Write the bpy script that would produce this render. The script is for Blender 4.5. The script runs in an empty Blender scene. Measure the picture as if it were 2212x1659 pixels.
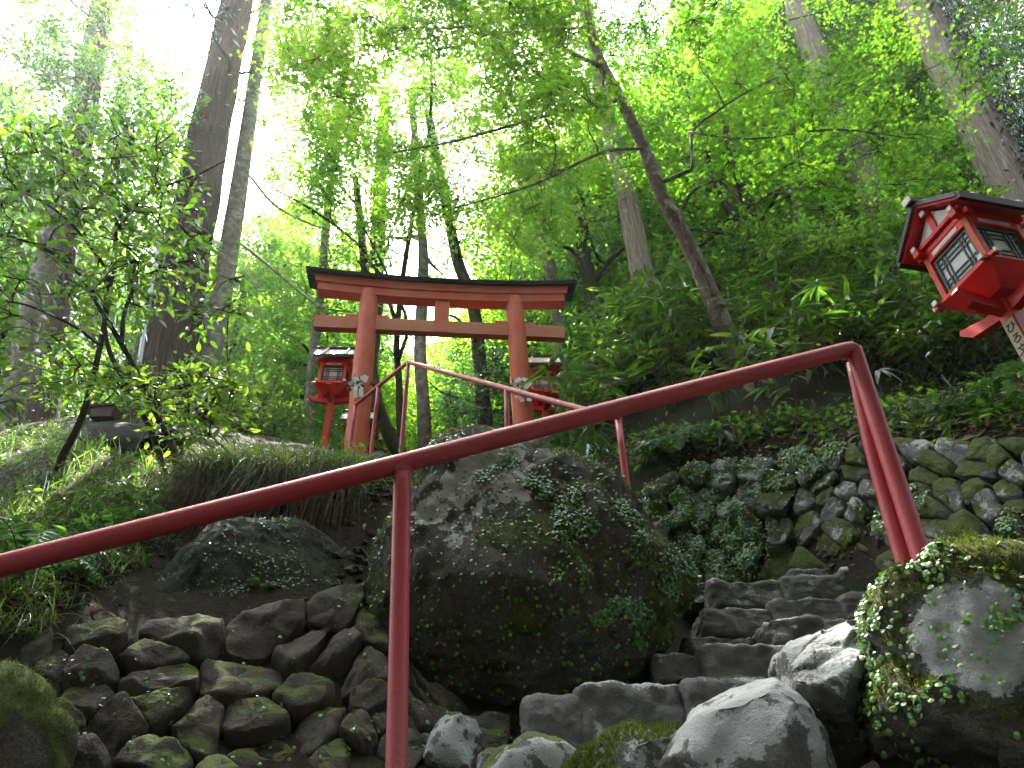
import bpy, math, random
import numpy as np
from mathutils import Vector, Matrix
rng = np.random.default_rng(7)
random.seed(7)
SC = bpy.context.scene
COL = SC.collection
A = np.array

# ------------------------------------------------------------------ camera
FPX = 1598.0
PITCH, ROLL = math.radians(36.9), math.radians(-1.5)
EYE = A([0, 0, 1.5])
_D = A([0, math.cos(PITCH), math.sin(PITCH)])
_U0 = A([0, -math.sin(PITCH), math.cos(PITCH)])
_R0 = A([1.0, 0, 0])
_R = _R0 * math.cos(ROLL) + _U0 * math.sin(ROLL)
_U = _U0 * math.cos(ROLL) - _R0 * math.sin(ROLL)


def P(u, v, y):
    """a point of the place at forward distance y, seen in direction (u, v)"""
    d = _D * FPX + _R * (u - 1106.0) - _U * (v - 829.5)
    return EYE + d * (y / d[1])


def PP(seq):
    return A([P(*s) for s in seq])


cam_d = bpy.data.cameras.new('camera')
cam = bpy.data.objects.new('camera', cam_d)
COL.objects.link(cam)
cam_d.sensor_width = 36.0
cam_d.lens = 36.0 * FPX / 2212.0
cam_d.clip_start = 0.05
cam_d.clip_end = 2000
M = Matrix(((_R[0], _U[0], -_D[0], EYE[0]), (_R[1], _U[1], -_D[1], EYE[1]), (_R[2], _U[2], -_D[2], EYE[2]), (0, 0, 0, 1)))
cam.matrix_world = M
SC.camera = cam

# ------------------------------------------------------------------ light
SUN_AZ, SUN_EL = math.radians(-28), math.radians(62)
w = bpy.data.worlds.new('World')
SC.world = w
w.use_nodes = True
nt = w.node_tree
bg = nt.nodes['Background']
sky = nt.nodes.new('ShaderNodeTexSky')
sky.sky_type = 'NISHITA'
sky.sun_disc = False
sky.sun_elevation = SUN_EL
sky.sun_rotation = SUN_AZ % (2 * math.pi)
sky.air_density = 1.0
sky.dust_density = 4.0
sky.ozone_density = 1.0
hs = nt.nodes.new('ShaderNodeHueSaturation')
hs.inputs['Saturation'].default_value = 0.35
nt.links.new(sky.outputs[0], hs.inputs['Color'])
nt.links.new(hs.outputs[0], bg.inputs[0])
bg.inputs[1].default_value = 0.15
sl = bpy.data.lights.new('sun', 'SUN')
sl.energy = 5.0
sl.angle = math.radians(0.5)
sl.color = (1.0, 0.95, 0.85)
so = bpy.data.objects.new('sun', sl)
COL.objects.link(so)
sdir = Vector((math.sin(SUN_AZ) * math.cos(SUN_EL), math.cos(SUN_AZ) * math.cos(SUN_EL), math.sin(SUN_EL)))
so.rotation_euler = sdir.to_track_quat('Z', 'Y').to_euler()
so.location = (0, 0, 40)

SC.view_settings.view_transform = 'Standard'
SC.view_settings.look = 'None'
SC.view_settings.exposure = 2.75
SC.view_settings.gamma = 1.0
cy = SC.cycles
cy.max_bounces = 6
cy.diffuse_bounces = 4
cy.glossy_bounces = 2
cy.transmission_bounces = 3
cy.transparent_max_bounces = 4
cy.use_denoising = True
cy.caustics_reflective = False
cy.caustics_refractive = False
cy.sample_clamp_indirect = 6.0


# ------------------------------------------------------------------ noise
def _hash(ix, iy, iz, s):
    h = (ix * 374761393 + iy * 668265263 + iz * 2147483647 * 3 + s * 1442695041) & 0xFFFFFFFF
    h = ((h ^ (h >> 13)) * 1274126177) & 0xFFFFFFFF
    h = h ^ (h >> 16)
    h = (h * 2246822519) & 0xFFFFFFFF
    return ((h ^ (h >> 15)) & 0xFFFFFF) / float(0xFFFFFF)


def vnoise(p, s=0):
    p = np.asarray(p, float)
    i = np.floor(p).astype(np.int64)
    f = p - i
    f = f * f * f * (f * (f * 6 - 15) + 10)
    r = 0
    for dx in (0, 1):
        for dy in (0, 1):
            for dz in (0, 1):
                wgt = (f[:, 0] if dx else 1 - f[:, 0]) * (f[:, 1] if dy else 1 - f[:, 1]) * (f[:, 2] if dz else 1 - f[:, 2])
                r = r + wgt * _hash(i[:, 0] + dx, i[:, 1] + dy, i[:, 2] + dz, s)
    return r * 2 - 1


def fbm(p, octv=4, s=0, gain=0.5):
    a, r, p = 1.0, 0, np.asarray(p, float)
    for k in range(octv):
        r = r + a * vnoise(p, s + k * 17)
        p = p * 2.03 + 7.7
        a *= gain
    return r


def smooth(a, b, x):
    t = np.clip((x - a) / (b - a), 0, 1)
    return t * t * (3 - 2 * t)


def unit(v):
    v = np.asarray(v, float)
    return v / (np.linalg.norm(v, axis=-1, keepdims=True) + 1e-12)


# ------------------------------------------------------------------ materials
def new_mat(name):
    m = bpy.data.materials.new(name)
    m.use_nodes = True
    n = m.node_tree
    n.nodes.clear()
    out = n.nodes.new('ShaderNodeOutputMaterial')
    return m, n, out


def N(n, typ, **kw):
    x = n.nodes.new(typ)
    for k, v in kw.items():
        if k.startswith('i_'):
            x.inputs[int(k[2:])].default_value = v
        else:
            setattr(x, k, v)
    return x


def ramp(n, fac, stops, interp='LINEAR'):
    r = n.nodes.new('ShaderNodeValToRGB')
    r.color_ramp.interpolation = interp
    el = r.color_ramp.elements
    while len(el) > 1:
        el.remove(el[-1])
    el[0].position, el[0].color = stops[0][0], (*stops[0][1], 1)
    for pos, c in stops[1:]:
        e = el.new(pos)
        e.color = (*c, 1)
    n.links.new(fac, r.inputs[0])
    return r.outputs[0]


def noise_tex(n, vec, scale, detail=5, rough=0.6, dist=0.0):
    x = n.nodes.new('ShaderNodeTexNoise')
    x.inputs['Scale'].default_value = scale
    x.inputs['Detail'].default_value = detail
    x.inputs['Roughness'].default_value = rough
    x.inputs['Distortion'].default_value = dist
    n.links.new(vec, x.inputs['Vector'])
    return x.outputs['Fac']


def mix(n, fac, a, b, blend='MIX'):
    x = n.nodes.new('ShaderNodeMix')
    x.data_type = 'RGBA'
    x.blend_type = blend
    for sock, val in ((0, fac), (6, a), (7, b)):
        if hasattr(val, 'is_linked') or hasattr(val, 'links'):
            n.links.new(val, x.inputs[sock])
        elif sock == 0:
            x.inputs[0].default_value = val
        else:
            x.inputs[sock].default_value = (*val, 1)
    return x.outputs[2]


def math_n(n, op, a, b=None, clamp=False):
    x = n.nodes.new('ShaderNodeMath')
    x.operation = op
    x.use_clamp = clamp
    for k, val in enumerate((a, b)):
        if val is None:
            continue
        if hasattr(val, 'links'):
            n.links.new(val, x.inputs[k])
        else:
            x.inputs[k].default_value = val
    return x.outputs[0]


def bump(n, h, strength, dist=0.02):
    b = n.nodes.new('ShaderNodeBump')
    b.inputs['Strength'].default_value = strength
    b.inputs['Distance'].default_value = dist
    n.links.new(h, b.inputs['Height'])
    return b.outputs[0]


def pbsdf(n, out, col, rough=0.7, nrm=None, spec=0.5):
    b = n.nodes.new('ShaderNodeBsdfPrincipled')
    if hasattr(col, 'links'):
        n.links.new(col, b.inputs['Base Color'])
    else:
        b.inputs['Base Color'].default_value = (*col, 1)
    if hasattr(rough, 'links'):
        n.links.new(rough, b.inputs['Roughness'])
    else:
        b.inputs['Roughness'].default_value = rough
    b.inputs['Specular IOR Level'].default_value = spec
    if nrm is not None:
        n.links.new(nrm, b.inputs['Normal'])
    n.links.new(b.outputs[0], out.inputs[0])
    return b


def geo_pos(n):
    return n.nodes.new('ShaderNodeNewGeometry').outputs['Position']


def leaf_mat(name, cols, trans, gloss=0.12, rough=0.35, tw=0.5):
    """cols: three diffuse colours picked by the per-leaf 'tint'; trans: what shines through"""
    m, n, out = new_mat(name)
    at = N(n, 'ShaderNodeAttribute', attribute_name='tint')
    c = ramp(n, at.outputs['Fac'], [(0.0, cols[0]), (0.5, cols[1]), (1.0, cols[2])])
    t = ramp(n, at.outputs['Fac'], [(0.0, trans[0]), (0.5, trans[1]), (1.0, trans[2])])
    d = N(n, 'ShaderNodeBsdfDiffuse')
    n.links.new(c, d.inputs[0])
    tr = N(n, 'ShaderNodeBsdfTranslucent')
    n.links.new(t, tr.inputs[0])
    m1 = N(n, 'ShaderNodeMixShader')
    m1.inputs[0].default_value = tw
    n.links.new(d.outputs[0], m1.inputs[1])
    n.links.new(tr.outputs[0], m1.inputs[2])
    g = N(n, 'ShaderNodeBsdfGlossy')
    g.inputs['Roughness'].default_value = rough
    g.inputs[0].default_value = (0.9, 0.95, 1, 1)
    fr = N(n, 'ShaderNodeFresnel')
    fr.inputs[0].default_value = 1.4
    f2 = math_n(n, 'MULTIPLY', fr.outputs[0], gloss * 6, True)
    m2 = N(n, 'ShaderNodeMixShader')
    n.links.new(f2, m2.inputs[0])
    n.links.new(m1.outputs[0], m2.inputs[1])
    n.links.new(g.outputs[0], m2.inputs[2])
    n.links.new(m2.outputs[0], out.inputs[0])
    return m


def rock_mat(name, dark, mid, light, lich=0.55, moss=((0.035, 0.05, 0.008), (0.10, 0.13, 0.015)), scale=1.0, mossy=0.0):
    m, n, out = new_mat(name)
    pos = geo_pos(n)
    oi = N(n, 'ShaderNodeObjectInfo')
    v = N(n, 'ShaderNodeVectorMath', operation='ADD')
    n.links.new(pos, v.inputs[0])
    n.links.new(oi.outputs['Random'], v.inputs[1])
    vec = v.outputs[0]
    big = noise_tex(n, vec, 5 * scale, 6, 0.65, 0.4)
    fine = noise_tex(n, vec, 38 * scale, 6, 0.7)
    grain = noise_tex(n, vec, 160 * scale, 3, 0.7)
    base = mix(n, fine, dark, mid)
    base = mix(n, ramp(n, grain, [(0.4, (0, 0, 0)), (0.8, (0.32, 0.32, 0.32))]), base, light)
    # pale patches with ragged hard edges: lichen, plus the boulder's painted sunlit top
    ln = noise_tex(n, vec, 7 * scale, 9, 0.72, 0.25)
    up = N(n, 'ShaderNodeNewGeometry')
    sep = N(n, 'ShaderNodeSeparateXYZ')
    n.links.new(up.outputs['Normal'], sep.inputs[0])
    la = math_n(n, 'ADD', ln, math_n(n, 'MULTIPLY', sep.outputs[2], 0.10))
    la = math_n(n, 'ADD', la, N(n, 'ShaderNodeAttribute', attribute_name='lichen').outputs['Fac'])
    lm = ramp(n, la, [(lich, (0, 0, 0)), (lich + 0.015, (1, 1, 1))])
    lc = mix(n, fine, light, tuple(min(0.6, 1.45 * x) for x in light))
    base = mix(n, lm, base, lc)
    # brown stain
    bs = noise_tex(n, vec, 3 * scale, 5, 0.6, 0.8)
    base = mix(n, ramp(n, bs, [(0.52, (0, 0, 0)), (0.72, (0.55, 0.55, 0.55))]), base, (0.075, 0.055, 0.03))
    # moss where the mesh says so
    at = N(n, 'ShaderNodeAttribute', attribute_name='moss')
    mn = noise_tex(n, vec, 16 * scale, 8, 0.75)
    ma = math_n(n, 'ADD', at.outputs['Fac'], math_n(n, 'MULTIPLY', math_n(n, 'SUBTRACT', mn, 0.5), 1.3))
    ma = math_n(n, 'ADD', ma, mossy)
    mm = ramp(n, ma, [(0.46, (0, 0, 0)), (0.56, (1, 1, 1))])
    mc = mix(n, noise_tex(n, vec, 55, 5, 0.7), moss[0], moss[1])
    base = mix(n, mm, base, mc)
    hh = math_n(n, 'ADD', math_n(n, 'MULTIPLY', fine, 0.6), math_n(n, 'MULTIPLY', big, 1.0))
    hh = math_n(n, 'ADD', hh, math_n(n, 'MULTIPLY', grain, 0.25))
    hh = math_n(n, 'ADD', hh, math_n(n, 'MULTIPLY', math_n(n, 'MULTIPLY', mm, mn), 1.2))
    nr = bump(n, hh, 0.8, 0.025)
    pbsdf(n, out, base, ramp(n, fine, [(0.3, (0.6, 0.6, 0.6)), (0.7, (0.9, 0.9, 0.9))]), nr, 0.35)
    return m


def bark_mat(name, c1, c2, c3, kind='cedar', moss=0.0):
    m, n, out = new_mat(name)
    uv = N(n, 'ShaderNodeUVMap', uv_map='UVMap')
    mp = N(n, 'ShaderNodeMapping')
    n.links.new(uv.outputs[0], mp.inputs[0])
    pos = geo_pos(n)
    if kind == 'cedar':
        mp.inputs['Scale'].default_value = (1, 0.06, 1)
        f = noise_tex(n, mp.outputs[0], 26, 8, 0.7, 0.5)
        f2 = noise_tex(n, mp.outputs[0], 70, 5, 0.65, 0.2)
        h = math_n(n, 'ADD', f, math_n(n, 'MULTIPLY', f2, 0.5))
        c = ramp(n, f, [(0.34, c1), (0.52, c2), (0.68, c3)])
        c = mix(n, ramp(n, f2, [(0.40, (0, 0, 0)), (0.62, (0.6, 0.6, 0.6))]), c, c1)
        st, dist = 0.9, 0.05
    else:
        f = noise_tex(n, pos, 7, 7, 0.68, 0.3)
        f2 = noise_tex(n, pos, 45, 5, 0.7)
        h = math_n(n, 'ADD', math_n(n, 'MULTIPLY', f, 0.4), f2)
        c = ramp(n, f, [(0.38, c1), (0.48, c2), (0.56, c2), (0.585, c3), (0.75, c3)])
        c = mix(n, ramp(n, f2, [(0.45, (0, 0, 0)), (0.75, (0.55, 0.55, 0.55))]), c, c1)
        st, dist = 0.6, 0.015
    big = noise_tex(n, pos, 1.3, 4, 0.6)
    if moss > 0:
        c = mix(n, ramp(n, big, [(0.52 - moss * 0.2, (0, 0, 0)), (0.75 - moss * 0.2, (0.8, 0.8, 0.8))]), c, (0.05, 0.065, 0.015))
    c = mix(n, ramp(n, big, [(0.3, (0.3, 0.3, 0.3)), (0.5, (0, 0, 0))]), c, c1)
    pbsdf(n, out, c, 0.9, bump(n, h, st, dist), 0.25)
    return m


def paint_mat(name, col, faded, chip, rough=0.35, wear=0.62, spec=0.5, grain=None, fadelo=0.45):
    m, n, out = new_mat(name)
    tc = N(n, 'ShaderNodeTexCoord')
    vec = tc.outputs['Object']
    a = noise_tex(n, vec, 2.2, 5, 0.6, 0.3)
    c = mix(n, ramp(n, a, [(fadelo, (0, 0, 0)), (fadelo + 0.3, (1, 1, 1))]), col, faded)
    b = noise_tex(n, vec, 60, 6, 0.75)
    big = noise_tex(n, vec, 4, 3, 0.5)
    k = math_n(n, 'ADD', math_n(n, 'MULTIPLY', b, 0.75), math_n(n, 'MULTIPLY', big, 0.25))
    wm = ramp(n, k, [(wear, (0, 0, 0)), (wear + 0.03, (0.8, 0.8, 0.8))])
    c = mix(n, wm, c, chip)
    h = noise_tex(n, vec, 90, 4, 0.6)
    if grain:
        mp = N(n, 'ShaderNodeMapping')
        mp.inputs['Scale'].default_value = grain
        n.links.new(vec, mp.inputs[0])
        g = noise_tex(n, mp.outputs[0], 30, 6, 0.7)
        c = mix(n, math_n(n, 'MULTIPLY', g, 0.35), c, tuple(x * 0.45 for x in col))
        h = g
    pbsdf(n, out, c, ramp(n, b, [(0.3, (rough,) * 3), (0.75, (min(1, rough + 0.25),) * 3)]), bump(n, h, 0.25, 0.004), spec)
    return m


def plain_mat(name, col, rough=0.6, var=0.25, scale=20, spec=0.5, metal=0.0):
    m, n, out = new_mat(name)
    tc = N(n, 'ShaderNodeTexCoord')
    a = noise_tex(n, tc.outputs['Object'], scale, 6, 0.65)
    c = mix(n, a, tuple(x * (1 - var) for x in col), tuple(min(1, x * (1 + var)) for x in col))
    b = pbsdf(n, out, c, rough, bump(n, a, 0.15, 0.005), spec)
    b.inputs['Metallic'].default_value = metal
    return m


def soil_mat(name):
    m, n, out = new_mat(name)
    pos = geo_pos(n)
    a = noise_tex(n, pos, 3, 7, 0.7, 0.3)
    b = noise_tex(n, pos, 40, 6, 0.75)
    c = mix(n, b, (0.012, 0.009, 0.006), (0.055, 0.040, 0.024))
    c = mix(n, ramp(n, b, [(0.62, (0, 0, 0)), (0.68, (1, 1, 1))]), c, (0.10, 0.075, 0.045))
    g = noise_tex(n, pos, 1.7, 6, 0.65, 0.5)
    c = mix(n, ramp(n, g, [(0.5, (0, 0, 0)), (0.6, (0.8, 0.8, 0.8))]), c, (0.03, 0.045, 0.01))
    pbsdf(n, out, c, 0.9, bump(n, math_n(n, 'ADD', a, b), 1.0, 0.05), 0.2)
    return m


MAT = {}
MAT['maple'] = leaf_mat('maple_leaf', [(0.045, 0.12, 0.012), (0.07, 0.19, 0.016), (0.12, 0.25, 0.022)],
                        [(0.13, 0.36, 0.016), (0.26, 0.56, 0.024), (0.46, 0.72, 0.05)], 0.06, 0.4, 0.62)
MAT['broad'] = leaf_mat('broad_leaf', [(0.03, 0.085, 0.018), (0.05, 0.13, 0.02), (0.085, 0.18, 0.022)],
                        [(0.09, 0.27, 0.025), (0.2, 0.46, 0.03), (0.42, 0.68, 0.05)], 0.12, 0.32, 0.58)
MAT['far'] = leaf_mat('far_leaf', [(0.035, 0.10, 0.03), (0.06, 0.16, 0.03), (0.10, 0.22, 0.03)],
                      [(0.13, 0.36, 0.06), (0.28, 0.56, 0.06), (0.46, 0.72, 0.08)], 0.08, 0.4, 0.62)
MAT['needle'] = leaf_mat('needle_leaf', [(0.012, 0.04, 0.016), (0.022, 0.065, 0.024), (0.04, 0.10, 0.03)],
                         [(0.02, 0.07, 0.02), (0.04, 0.12, 0.03), (0.07, 0.19, 0.04)], 0.06, 0.5, 0.35)
MAT['sasa'] = leaf_mat('bamboo_leaf', [(0.035, 0.085, 0.018), (0.065, 0.15, 0.02), (0.13, 0.22, 0.03)],
                       [(0.10, 0.26, 0.02), (0.24, 0.48, 0.03), (0.44, 0.66, 0.05)], 0.12, 0.32, 0.5)
MAT['grassb'] = leaf_mat('grass_blade', [(0.04, 0.09, 0.015), (0.075, 0.155, 0.02), (0.17, 0.2, 0.06)],
                         [(0.10, 0.26, 0.02), (0.24, 0.48, 0.03), (0.42, 0.52, 0.1)], 0.10, 0.35, 0.45)
MAT['straw'] = leaf_mat('dead_grass', [(0.07, 0.05, 0.025), (0.13, 0.095, 0.045), (0.2, 0.16, 0.08)],
                        [(0.07, 0.05, 0.02), (0.1, 0.07, 0.03), (0.15, 0.11, 0.05)], 0.03, 0.6, 0.3)
MAT['fern'] = leaf_mat('fern_leaf', [(0.03, 0.085, 0.03), (0.05, 0.13, 0.04), (0.08, 0.18, 0.05)],
                       [(0.06, 0.16, 0.03), (0.10, 0.25, 0.04), (0.18, 0.34, 0.06)], 0.05, 0.4, 0.4)
MAT['bean'] = leaf_mat('bean_fern_leaf', [(0.06, 0.15, 0.04), (0.11, 0.25, 0.055), (0.2, 0.36, 0.08)],
                       [(0.08, 0.22, 0.03), (0.13, 0.33, 0.04), (0.22, 0.45, 0.06)], 0.24, 0.25, 0.3)
MAT['ivy'] = leaf_mat('ivy_leaf', [(0.012, 0.04, 0.014), (0.02, 0.06, 0.018), (0.035, 0.09, 0.02)],
                      [(0.02, 0.07, 0.012), (0.04, 0.12, 0.016), (0.08, 0.2, 0.02)], 0.2, 0.28, 0.3)
MAT['dry'] = leaf_mat('dry_leaf', [(0.10, 0.055, 0.025), (0.2, 0.14, 0.07), (0.42, 0.36, 0.25)],
                      [(0.06, 0.03, 0.01), (0.1, 0.06, 0.02), (0.2, 0.15, 0.08)], 0.05, 0.5, 0.25)
MAT['mossb'] = leaf_mat('moss_blade', [(0.04, 0.06, 0.008), (0.085, 0.12, 0.012), (0.16, 0.18, 0.018)],
                        [(0.06, 0.09, 0.008), (0.11, 0.16, 0.012), (0.2, 0.23, 0.02)], 0.02, 0.6, 0.35)
MAT['rock'] = rock_mat('lichen_rock', (0.045, 0.042, 0.038), (0.13, 0.125, 0.115), (0.30, 0.31, 0.30), 0.56)
MAT['rock_near'] = rock_mat('pale_lichen_rock', (0.06, 0.056, 0.05), (0.17, 0.165, 0.155), (0.34, 0.35, 0.345), 0.50, scale=1.3)
MAT['rock_moss'] = rock_mat('mossy_near_rock', (0.03, 0.027, 0.02), (0.095, 0.088, 0.07), (0.34, 0.35, 0.345), 0.66, ((0.035, 0.036, 0.010), (0.11, 0.115, 0.018)), scale=1.3)
MAT['boulder'] = rock_mat('dark_mossy_rock', (0.02, 0.018, 0.013), (0.068, 0.062, 0.047), (0.36, 0.355, 0.32), 0.80, scale=0.9, mossy=-0.02)  # pale tone raised for the sunlit patch painted on the boulder's top
MAT['shadeface'] = rock_mat('shade_toned_rock', (0.012, 0.011, 0.008), (0.035, 0.032, 0.022), (0.16, 0.16, 0.13), 0.80, ((0.010, 0.014, 0.004), (0.028, 0.038, 0.009)), scale=0.9)  # near-black rock and moss tones hold the recess's deep shade
MAT['wallstone'] = rock_mat('shaded_field_stone', (0.018, 0.015, 0.011), (0.075, 0.063, 0.045), (0.16, 0.145, 0.11), 0.70, scale=1.1)  # tones lowered to carry the low wall's shade
MAT['wallstone_lit'] = rock_mat('lit_field_stone', (0.07, 0.068, 0.064), (0.19, 0.19, 0.18), (0.33, 0.34, 0.33), 0.56, scale=1.4)  # lit copy of the wall stone, light put into its paler tones
MAT['step'] = rock_mat('step_rock', (0.08, 0.079, 0.076), (0.25, 0.248, 0.24), (0.40, 0.405, 0.40), 0.60, scale=1.2)
MAT['soil'] = soil_mat('forest_soil')
MAT['cedar_brown'] = bark_mat('cedar_bark_brown', (0.035, 0.024, 0.017), (0.11, 0.075, 0.054), (0.22, 0.165, 0.125))
MAT['cedar_pale'] = bark_mat('cedar_bark_pale', (0.17, 0.13, 0.10), (0.40, 0.34, 0.28), (0.6, 0.54, 0.48))
MAT['bark_pale'] = bark_mat('smooth_bark_pale', (0.12, 0.105, 0.085), (0.26, 0.24, 0.2), (0.42, 0.41, 0.37), 'smooth', 0.3)
MAT['bark_maple'] = bark_mat('maple_bark', (0.10, 0.075, 0.055), (0.21, 0.165, 0.125), (0.42, 0.39, 0.33), 'smooth', 0.1)
MAT['bark_dark'] = bark_mat('dark_bark', (0.02, 0.017, 0.014), (0.05, 0.042, 0.034), (0.10, 0.09, 0.075), 'smooth', 0.35)
MAT['bark_twig'] = bark_mat('twig_bark', (0.035, 0.025, 0.018), (0.075, 0.055, 0.04), (0.13, 0.10, 0.08), 'smooth')
MAT['rail'] = paint_mat('rail_paint', (0.50, 0.057, 0.072), (0.54, 0.10, 0.11), (0.36, 0.20, 0.15), 0.32, 0.59)
MAT['torii'] = paint_mat('torii_paint', (0.66, 0.105, 0.048), (0.66, 0.185, 0.105), (0.45, 0.24, 0.16), 0.45, 0.62, 0.4, (1, 1, 0.18), 0.36)
MAT['torii_tie'] = paint_mat('torii_faded_paint', (0.60, 0.15, 0.085), (0.6, 0.25, 0.155), (0.5, 0.28, 0.18), 0.5, 0.62, 0.35, (0.25, 1, 1), 0.3)
MAT['black'] = plain_mat('black_cap', (0.012, 0.014, 0.014), 0.45, 0.4)
MAT['lred'] = paint_mat('lantern_paint', (0.74, 0.015, 0.018), (0.76, 0.035, 0.026), (0.5, 0.1, 0.08), 0.32, 0.72)
MAT['lred_lit'] = paint_mat('lantern_lit_paint', (0.60, 0.05, 0.014), (0.6, 0.08, 0.03), (0.55, 0.16, 0.1), 0.35, 0.70)  # orange tone puts sunlight into the red posts' colour
MAT['white'] = plain_mat('white_paint', (0.74, 0.72, 0.66), 0.6, 0.1)
MAT['cream'] = plain_mat('cream_sheet_metal', (0.60, 0.60, 0.48), 0.4, 0.12)
MAT['plaque'] = plain_mat('bare_wood_plaque', (0.44, 0.35, 0.25), 0.7, 0.2, 30)
MAT['ink'] = plain_mat('black_ink', (0.02, 0.018, 0.016), 0.7, 0.2)
MAT['lattice'] = plain_mat('dark_green_lattice', (0.035, 0.06, 0.06), 0.45, 0.2)
MAT['paper'] = plain_mat('window_paper', (0.75, 0.75, 0.75), 0.8, 0.06)
MAT['shide'] = plain_mat('white_paper', (0.82, 0.82, 0.82), 0.8, 0.04)
MAT['steel'] = plain_mat('galvanised_steel', (0.36, 0.37, 0.38), 0.4, 0.15, 12, 0.5, 0.6)
MAT['rot'] = bark_mat('rotten_wood', (0.006, 0.005, 0.004), (0.018, 0.014, 0.010), (0.04, 0.03, 0.022))
MAT['deadwood'] = bark_mat('dead_wood', (0.14, 0.10, 0.06), (0.27, 0.21, 0.13), (0.38, 0.32, 0.22))
MAT['brownboard'] = plain_mat('brown_board', (0.06, 0.035, 0.022), 0.6, 0.3)


# ------------------------------------------------------------------ mesh building
class MB:
    def __init__(s):
        s.v, s.f, s.uv, s.at, s.n = [], [], [], {}, 0

    def add(s, v, faces, uv=None, **attrs):
        """v (n,3); faces: list of int arrays (m,k)"""
        v = np.asarray(v, float)
        for f in faces:
            f = np.asarray(f)
            if len(f):
                s.f.append(f + s.n)
        s.v.append(v)
        s.uv.append(np.zeros((len(v), 2)) if uv is None else np.asarray(uv, float))
        for k in set(attrs) | set(s.at):
            if k not in s.at:
                s.at[k] = [np.zeros(s.n)]
            s.at[k].append(np.broadcast_to(attrs.get(k, 0.0), (len(v),)).astype(float))
        s.n += len(v)

    def mesh(s, name, mat, smooth=True):
        me = bpy.data.meshes.new(name)
        v = np.concatenate(s.v).astype(np.float32)
        me.vertices.add(len(v))
        me.vertices.foreach_set('co', v.ravel())
        tot = A([], np.int32)
        loops, sizes = [], []
        for f in s.f:
            loops.append(f.ravel())
            sizes.append(np.full(len(f), f.shape[1]))
        loops = np.concatenate(loops).astype(np.int32)
        sizes = np.concatenate(sizes).astype(np.int32)
        me.loops.add(len(loops))
        me.loops.foreach_set('vertex_index', loops)
        me.polygons.add(len(sizes))
        st = np.zeros(len(sizes), np.int32)
        st[1:] = np.cumsum(sizes)[:-1]
        me.polygons.foreach_set('loop_start', st)
        me.polygons.foreach_set('loop_total', sizes)
        me.polygons.foreach_set('use_smooth', np.full(len(sizes), smooth, bool))
        uvl = me.uv_layers.new(name='UVMap')
        uv = np.concatenate(s.uv).astype(np.float32)
        uvl.data.foreach_set('uv', uv[loops].ravel())
        for k, lst in s.at.items():
            a = me.attributes.new(k, 'FLOAT', 'POINT')
            a.data.foreach_set('value', np.concatenate(lst).astype(np.float32))
        me.update(calc_edges=True)
        me.materials.append(MAT[mat] if isinstance(mat, str) else mat)
        return me

    def obj(s, name, mat, parent=None, smooth=True):
        o = bpy.data.objects.new(name, s.mesh(name, mat, smooth))
        return link(o, parent)


def link(o, parent=None):
    COL.objects.link(o)
    if parent is not None:
        o.parent = parent
        o.matrix_parent_inverse = inv_world(parent)
    return o


def world(o):
    m = o.matrix_basis.copy()
    if o.parent is not None:
        m = world(o.parent) @ o.matrix_parent_inverse @ m
    return m


def inv_world(o):
    return world(o).inverted()


def tag(o, label=None, cat=None, group=None, kind=None):
    if label:
        o['label'] = label
    if cat:
        o['category'] = cat
    if group:
        o['group'] = group
    if kind:
        o['kind'] = kind
    return o


def thing(name, label, cat, loc=(0, 0, 0), rz=0.0, group=None):
    o = bpy.data.objects.new(name, None)
    o.empty_display_size = 0.2
    o.location = [float(x) for x in loc]
    o.rotation_euler = (0, 0, rz)
    COL.objects.link(o)
    return tag(o, label, cat, group)


def copy_tree(o, parent=None):
    c = o.copy()
    COL.objects.link(c)
    if parent is not None:
        c.parent = parent
        c.matrix_parent_inverse = o.matrix_parent_inverse.copy()
    for ch in list(o.children):
        copy_tree(ch, c)
    return c


def spline(pts, n):
    """Catmull-Rom through pts -> n points"""
    p = np.asarray(pts, float)
    if len(p) == 2:
        t = np.linspace(0, 1, n)[:, None]
        return p[0] * (1 - t) + p[1] * t
    q = np.vstack([2 * p[0] - p[1], p, 2 * p[-1] - p[-2]])
    tt = np.linspace(0, len(p) - 1 - 1e-9, n)
    i = tt.astype(int)
    t = (tt - i)[:, None]
    a, b, c, d = q[i], q[i + 1], q[i + 2], q[i + 3]
    return 0.5 * (2 * b + (c - a) * t + (2 * a - 5 * b + 4 * c - d) * t ** 2 + (3 * b - a - 3 * c + d) * t ** 3)


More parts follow.
